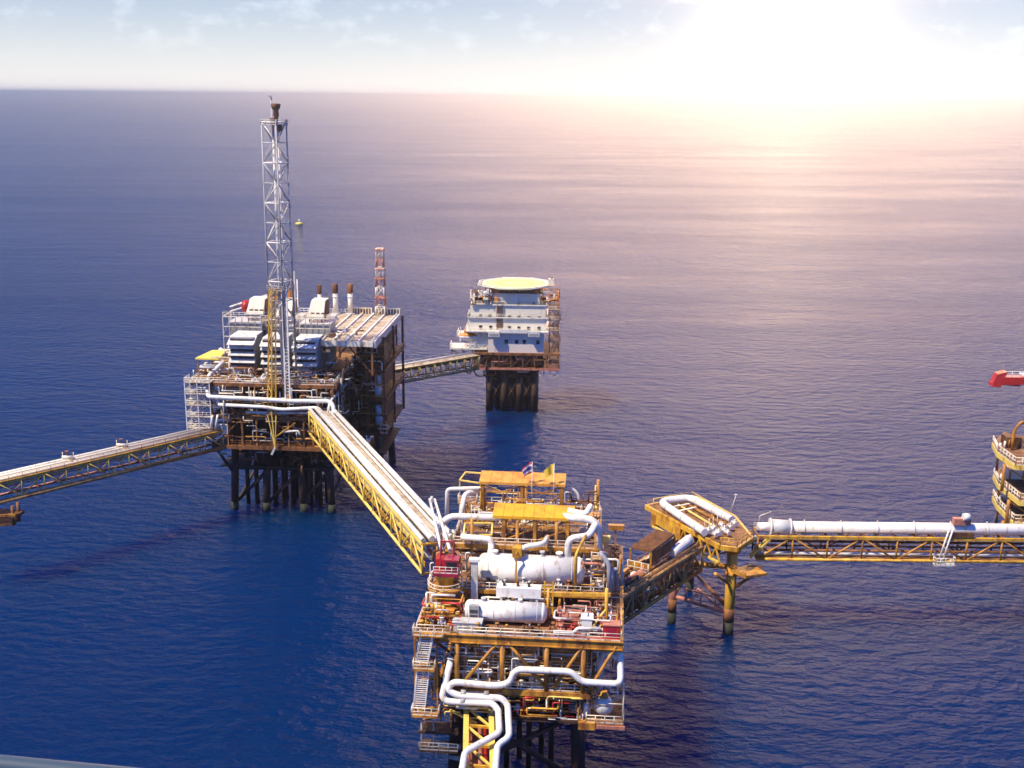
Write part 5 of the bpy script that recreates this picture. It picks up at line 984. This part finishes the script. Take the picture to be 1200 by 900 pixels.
for i, (u0, u1, vb, lab) in enumerate(((546, 553, 438, 'smaller looped black hose hanging under the living quarters bridge'), (556, 570, 441, 'bigger looped black hose hanging beside the living quarters jacket'))):
    a, b = lq(u0-1, 425, -1.8), lq(u1, 424, -1.6); m_ = lq((u0+u1)/2, vb, -1.8)
    run(lab, [tuple(a), (a.x+.2, a.y, m_.z+1.5), (a.x*.75+b.x*.25, a.y, m_.z+.2), tuple(m_), (a.x*.25+b.x*.75, a.y, m_.z+.2), (b.x-.1, b.y, m_.z+2), tuple(b)], .24, 'rubber', name='hose', fr=LQ)
# ------------------------------------------------------------------ buoy, aircraft sill
b = at(350.5, 262, 0.6)
t = thing('buoy', 'tiny yellow marker buoy floating alone on the open sea behind the flare tower', 'buoy', WORLD, (b.x, b.y, 0))
Off().lathe((b.x, b.y, -.8), [(1.4,0),(2.9,.5),(2.9,1.9),(1.6,2.4),(.5,2.5)], 'z', 20).to('float', 'mark', t); Off().tube((b.x, b.y, 1.6), (b.x, b.y, 4.2), .3, 8).to('mast', 'wall', t); Off().box(b.x-.9, b.x+.9, b.y-.3, b.y+.3, 3.0, 4.0).to('top_mark', 'wall', t)
t = thing('aircraft_sill', 'rounded grey aircraft sill edge, close by in the bottom left corner', 'aircraft part', WORLD, tuple(at(40, 905, Y=2.2)))  # edge of the helicopter sill beside the camera
a, b = at(-260, 872, Y=2.2), at(215, 917, Y=2.28); dn = Vector((0, -.35, -.12))
Off().pipe([a+(a-b)*.4, a, b, b+(b-a).normalized()*.25+Vector((0, -.25, -.12))], .022, 14, .05).to('edge_tube', 'sill', t)
m = Off(); p = [a+(a-b)*.4, b]; m.add([p[0]+Vector((0,-.01,-.005)), p[1]+Vector((0,-.01,-.005)), p[1]+dn, p[0]+dn, p[0]+Vector((0,-.01,-.03)), p[1]+Vector((0,-.01,-.03)), p[1]+dn+Vector((0,0,-.03)), p[0]+dn+Vector((0,0,-.03))], [(0,1,2,3),(7,6,5,4),(0,4,5,1),(1,5,6,2),(2,6,7,3),(3,7,4,0)]); m.to('sill_plate', 'sill', t)
# ------------------------------------------------------------------ sea
me = bpy.data.meshes.new('sea'); Rr = 45000.0
v = [(0, 0, 0)]; f = []; rad = [300, 1500, 8000, Rr]; n = 64
for r_ in rad: v += [(r_*math.cos(2*math.pi*i/n), r_*math.sin(2*math.pi*i/n), 0) for i in range(n)]
for i in range(n): f.append((0, 1+i, 1+(i+1) % n))
for k in range(len(rad)-1):
    for i in range(n): f.append((1+k*n+i, 1+(k+1)*n+i, 1+(k+1)*n+(i+1) % n, 1+k*n+(i+1) % n))
me.from_pydata(v, [], f); sea = bpy.data.objects.new('sea', me); COL.objects.link(sea); sea['kind'] = 'structure'
sm = bpy.data.materials.new('sea_water'); nn, ll = nodes(sm)
out = nn.new('ShaderNodeOutputMaterial'); bs = nn.new('ShaderNodeBsdfPrincipled'); ll.new(bs.outputs[0], out.inputs[0])
geo = nn.new('ShaderNodeNewGeometry')
def noise(scale, sx, sy, rot, det, rough=.55):
    mp = nn.new('ShaderNodeMapping'); mp.inputs['Rotation'].default_value = (0, 0, R(rot)); mp.inputs['Scale'].default_value = (sx, sy, 1)
    ll.new(geo.outputs['Position'], mp.inputs[0]); z = nn.new('ShaderNodeTexNoise'); z.inputs['Scale'].default_value = scale; z.inputs['Detail'].default_value = det; z.inputs['Roughness'].default_value = rough
    ll.new(mp.outputs[0], z.inputs['Vector']); return z.outputs['Fac']
def math_(op, a, b):
    m = nn.new('ShaderNodeMath'); m.operation = op
    for i, x in enumerate((a, b)):
        if isinstance(x, (int, float)): m.inputs[i].default_value = x
        else: ll.new(x, m.inputs[i])
    return m.outputs[0]
swell = noise(.035, .6, 1.5, 18, 3); wave = noise(.27, .7, 1.25, 20, 4, .56); chop = noise(.8, .85, 1.15, 28, 5, .68); big = noise(.0022, .35, 2.4, -8, 5, .6)
gust = nn.new('ShaderNodeMapRange'); gust.inputs[1].default_value = .36; gust.inputs[2].default_value = .66; gust.inputs[3].default_value = .55; gust.inputs[4].default_value = 1.25; ll.new(noise(.006, .5, 1.6, -14, 4, .6), gust.inputs[0])
hgt = math_('ADD', math_('MULTIPLY', swell, 3.0), math_('MULTIPLY', gust.outputs[0], math_('ADD', math_('MULTIPLY', wave, 3.4), math_('MULTIPLY', chop, .22))))
bp = nn.new('ShaderNodeBump'); bp.inputs['Distance'].default_value = 1.0; bp.inputs['Strength'].default_value = BUMP
ll.new(hgt, bp.inputs['Height']); ll.new(bp.outputs[0], bs.inputs['Normal'])
bs.inputs['Base Color'].default_value = (*SEA, 1); bs.inputs['Subsurface Weight'].default_value = 1; bs.inputs['Subsurface Radius'].default_value = (.2, .5, 1); bs.inputs['Subsurface Scale'].default_value = SSS; bs.inputs['IOR'].default_value = 1.333; bs.inputs['Specular IOR Level'].default_value = SPEC
rr = nn.new('ShaderNodeMapRange'); rr.inputs[1].default_value = .42; rr.inputs[2].default_value = .62; rr.inputs[3].default_value = .05; rr.inputs[4].default_value = .12
ll.new(big, rr.inputs[0]); ll.new(rr.outputs[0], bs.inputs['Roughness'])
me.materials.append(sm)
# ------------------------------------------------------------------ sky, sun, camera
SUN_AZ, SUN_EL = SUNDIR          # azimuth from the view direction (+Y), clockwise positive
w = bpy.data.worlds.new('World'); S.world = w; w.use_nodes = True
N = w.node_tree.nodes; K = w.node_tree.links; N.clear()
wo = N.new('ShaderNodeOutputWorld'); bg = N.new('ShaderNodeBackground'); K.new(bg.outputs[0], wo.inputs[0])
sky = N.new('ShaderNodeTexSky'); sky.sky_type = 'NISHITA'; sky.sun_disc = False; sky.sun_elevation = R(SUN_EL); sky.sun_rotation = R(SUN_AZ); sky.altitude = 0; sky.air_density = 1.0; sky.dust_density = .3; sky.ozone_density = 1
bg.inputs[1].default_value = SKY
tc = N.new('ShaderNodeTexCoord')
def wm(op, a, b=None, c=None):
    m = N.new('ShaderNodeMath'); m.operation = op
    for i, x in enumerate((a, b, c)):
        if x is None: continue
        if isinstance(x, (int, float)): m.inputs[i].default_value = x
        else: K.new(x, m.inputs[i])
    return m.outputs[0]
def wadd(a, b):
    m = N.new('ShaderNodeMix'); m.data_type = 'RGBA'; m.blend_type = 'ADD'; m.inputs[0].default_value = 1; K.new(a, m.inputs[6]); K.new(b, m.inputs[7]); return m.outputs[2]
def wcol(fac, col):
    m = N.new('ShaderNodeMix'); m.data_type = 'RGBA'; m.inputs[6].default_value = (0, 0, 0, 1); m.inputs[7].default_value = (*col, 1); m.clamp_factor = False; K.new(fac, m.inputs[0]); return m.outputs[2]
nrm = N.new('ShaderNodeVectorMath'); nrm.operation = 'NORMALIZE'; K.new(tc.outputs['Generated'], nrm.inputs[0])
sep = N.new('ShaderNodeSeparateXYZ'); K.new(nrm.outputs[0], sep.inputs[0])
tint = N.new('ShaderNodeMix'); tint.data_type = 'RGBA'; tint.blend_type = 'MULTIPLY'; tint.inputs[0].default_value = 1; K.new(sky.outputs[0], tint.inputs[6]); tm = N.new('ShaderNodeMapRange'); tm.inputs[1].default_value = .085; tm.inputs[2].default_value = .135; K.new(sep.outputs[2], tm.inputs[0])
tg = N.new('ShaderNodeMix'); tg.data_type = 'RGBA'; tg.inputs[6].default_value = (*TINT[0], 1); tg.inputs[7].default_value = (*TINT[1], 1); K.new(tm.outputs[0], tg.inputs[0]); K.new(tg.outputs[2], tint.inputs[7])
col = tint.outputs[2]
# sun veiled in low haze: white core, peach aureole, plus a rose glow added above view to warm the sea (values in the sky's own units)
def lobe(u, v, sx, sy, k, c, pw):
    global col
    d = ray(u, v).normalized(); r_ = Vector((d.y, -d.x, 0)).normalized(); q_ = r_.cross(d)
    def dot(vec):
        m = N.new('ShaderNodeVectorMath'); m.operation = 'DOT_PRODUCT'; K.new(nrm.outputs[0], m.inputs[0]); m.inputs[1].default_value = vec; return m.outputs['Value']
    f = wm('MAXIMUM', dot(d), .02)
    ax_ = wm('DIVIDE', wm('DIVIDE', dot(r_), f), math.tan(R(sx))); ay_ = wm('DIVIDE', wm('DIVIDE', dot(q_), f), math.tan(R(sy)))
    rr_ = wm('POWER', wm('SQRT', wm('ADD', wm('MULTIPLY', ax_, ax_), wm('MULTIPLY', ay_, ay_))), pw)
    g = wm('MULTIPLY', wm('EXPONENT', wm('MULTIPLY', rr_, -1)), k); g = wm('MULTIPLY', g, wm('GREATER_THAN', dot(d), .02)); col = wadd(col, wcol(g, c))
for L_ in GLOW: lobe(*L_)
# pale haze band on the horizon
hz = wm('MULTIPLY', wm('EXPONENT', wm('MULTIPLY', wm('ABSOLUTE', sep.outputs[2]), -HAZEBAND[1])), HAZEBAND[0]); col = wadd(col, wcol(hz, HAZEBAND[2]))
# thin broken cumulus low in the sky
mp = N.new('ShaderNodeMapping'); K.new(nrm.outputs[0], mp.inputs[0]); mp.inputs['Scale'].default_value = (1, 1, 2.0)
nz = N.new('ShaderNodeTexNoise'); nz.inputs['Scale'].default_value = 30; nz.inputs['Detail'].default_value = 7; nz.inputs['Roughness'].default_value = .55; K.new(mp.outputs[0], nz.inputs['Vector'])
cr = N.new('ShaderNodeMapRange'); cr.inputs[1].default_value = .54; cr.inputs[2].default_value = .74; K.new(nz.outputs['Fac'], cr.inputs[0])
up_ = N.new('ShaderNodeMapRange'); up_.inputs[1].default_value = .022; up_.inputs[2].default_value = .06; K.new(sep.outputs[2], up_.inputs[0])
col = wadd(col, wcol(wm('MULTIPLY', wm('MULTIPLY', cr.outputs[0], up_.outputs[0]), CLOUD), (1, .96, .88)))
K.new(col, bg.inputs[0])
sl = bpy.data.lights.new('sun', 'SUN'); sl.energy = SUN_E; sl.angle = R(.53); sl.color = (1, .86, .64)
so = bpy.data.objects.new('sun', sl); COL.objects.link(so)
sd_ = Vector((math.sin(R(SUN_AZ))*math.cos(R(SUN_EL)), math.cos(R(SUN_AZ))*math.cos(R(SUN_EL)), math.sin(R(SUN_EL))))
so.rotation_euler = sd_.to_track_quat('Z', 'Y').to_euler(); so.location = (0, 0, 300)
if HAZE:
    hb = Off().box(-HB, HB, -3000, HB, -1, 112).build('haze', 'white'); hb['kind'] = 'stuff'
    hm = bpy.data.materials.new('haze_air'); hn, hl = nodes(hm); ho = hn.new('ShaderNodeOutputMaterial'); pv = hn.new('ShaderNodeVolumePrincipled'); hl.new(pv.outputs[0], ho.inputs['Volume'])
    pv.inputs['Color'].default_value = (*HAZE[1], 1); pv.inputs['Density'].default_value = HAZE[0]; pv.inputs['Anisotropy'].default_value = HAZE[2]
    hb.data.materials.clear(); hb.data.materials.append(hm)
cd = bpy.data.cameras.new('camera'); co = bpy.data.objects.new('camera', cd); COL.objects.link(co); S.camera = co
cd.sensor_width = 36; cd.lens = 36*F/1200; cd.clip_start = .1; cd.clip_end = 200000
fw = Vector((0, cp_, -sp_)); upv = Vector((0, sp_, cp_)); rt = Vector((1, 0, 0))
rt2 = rt*cr_+upv*sr_; up2 = upv*cr_-rt*sr_
co.matrix_world = Matrix(((rt2.x, up2.x, -fw.x, 0), (rt2.y, up2.y, -fw.y, 0), (rt2.z, up2.z, -fw.z, H), (0, 0, 0, 1)))
S.render.engine = 'CYCLES'
S.render.resolution_x, S.render.resolution_y = 1024, 768
vs = S.view_settings; vs.view_transform = 'Standard'; vs.look = 'None'; vs.gamma = 1; vs.use_curve_mapping = False; vs.exposure = EXPO
for o in list(bpy.data.objects):
    if '_l' in o: del o['_l']
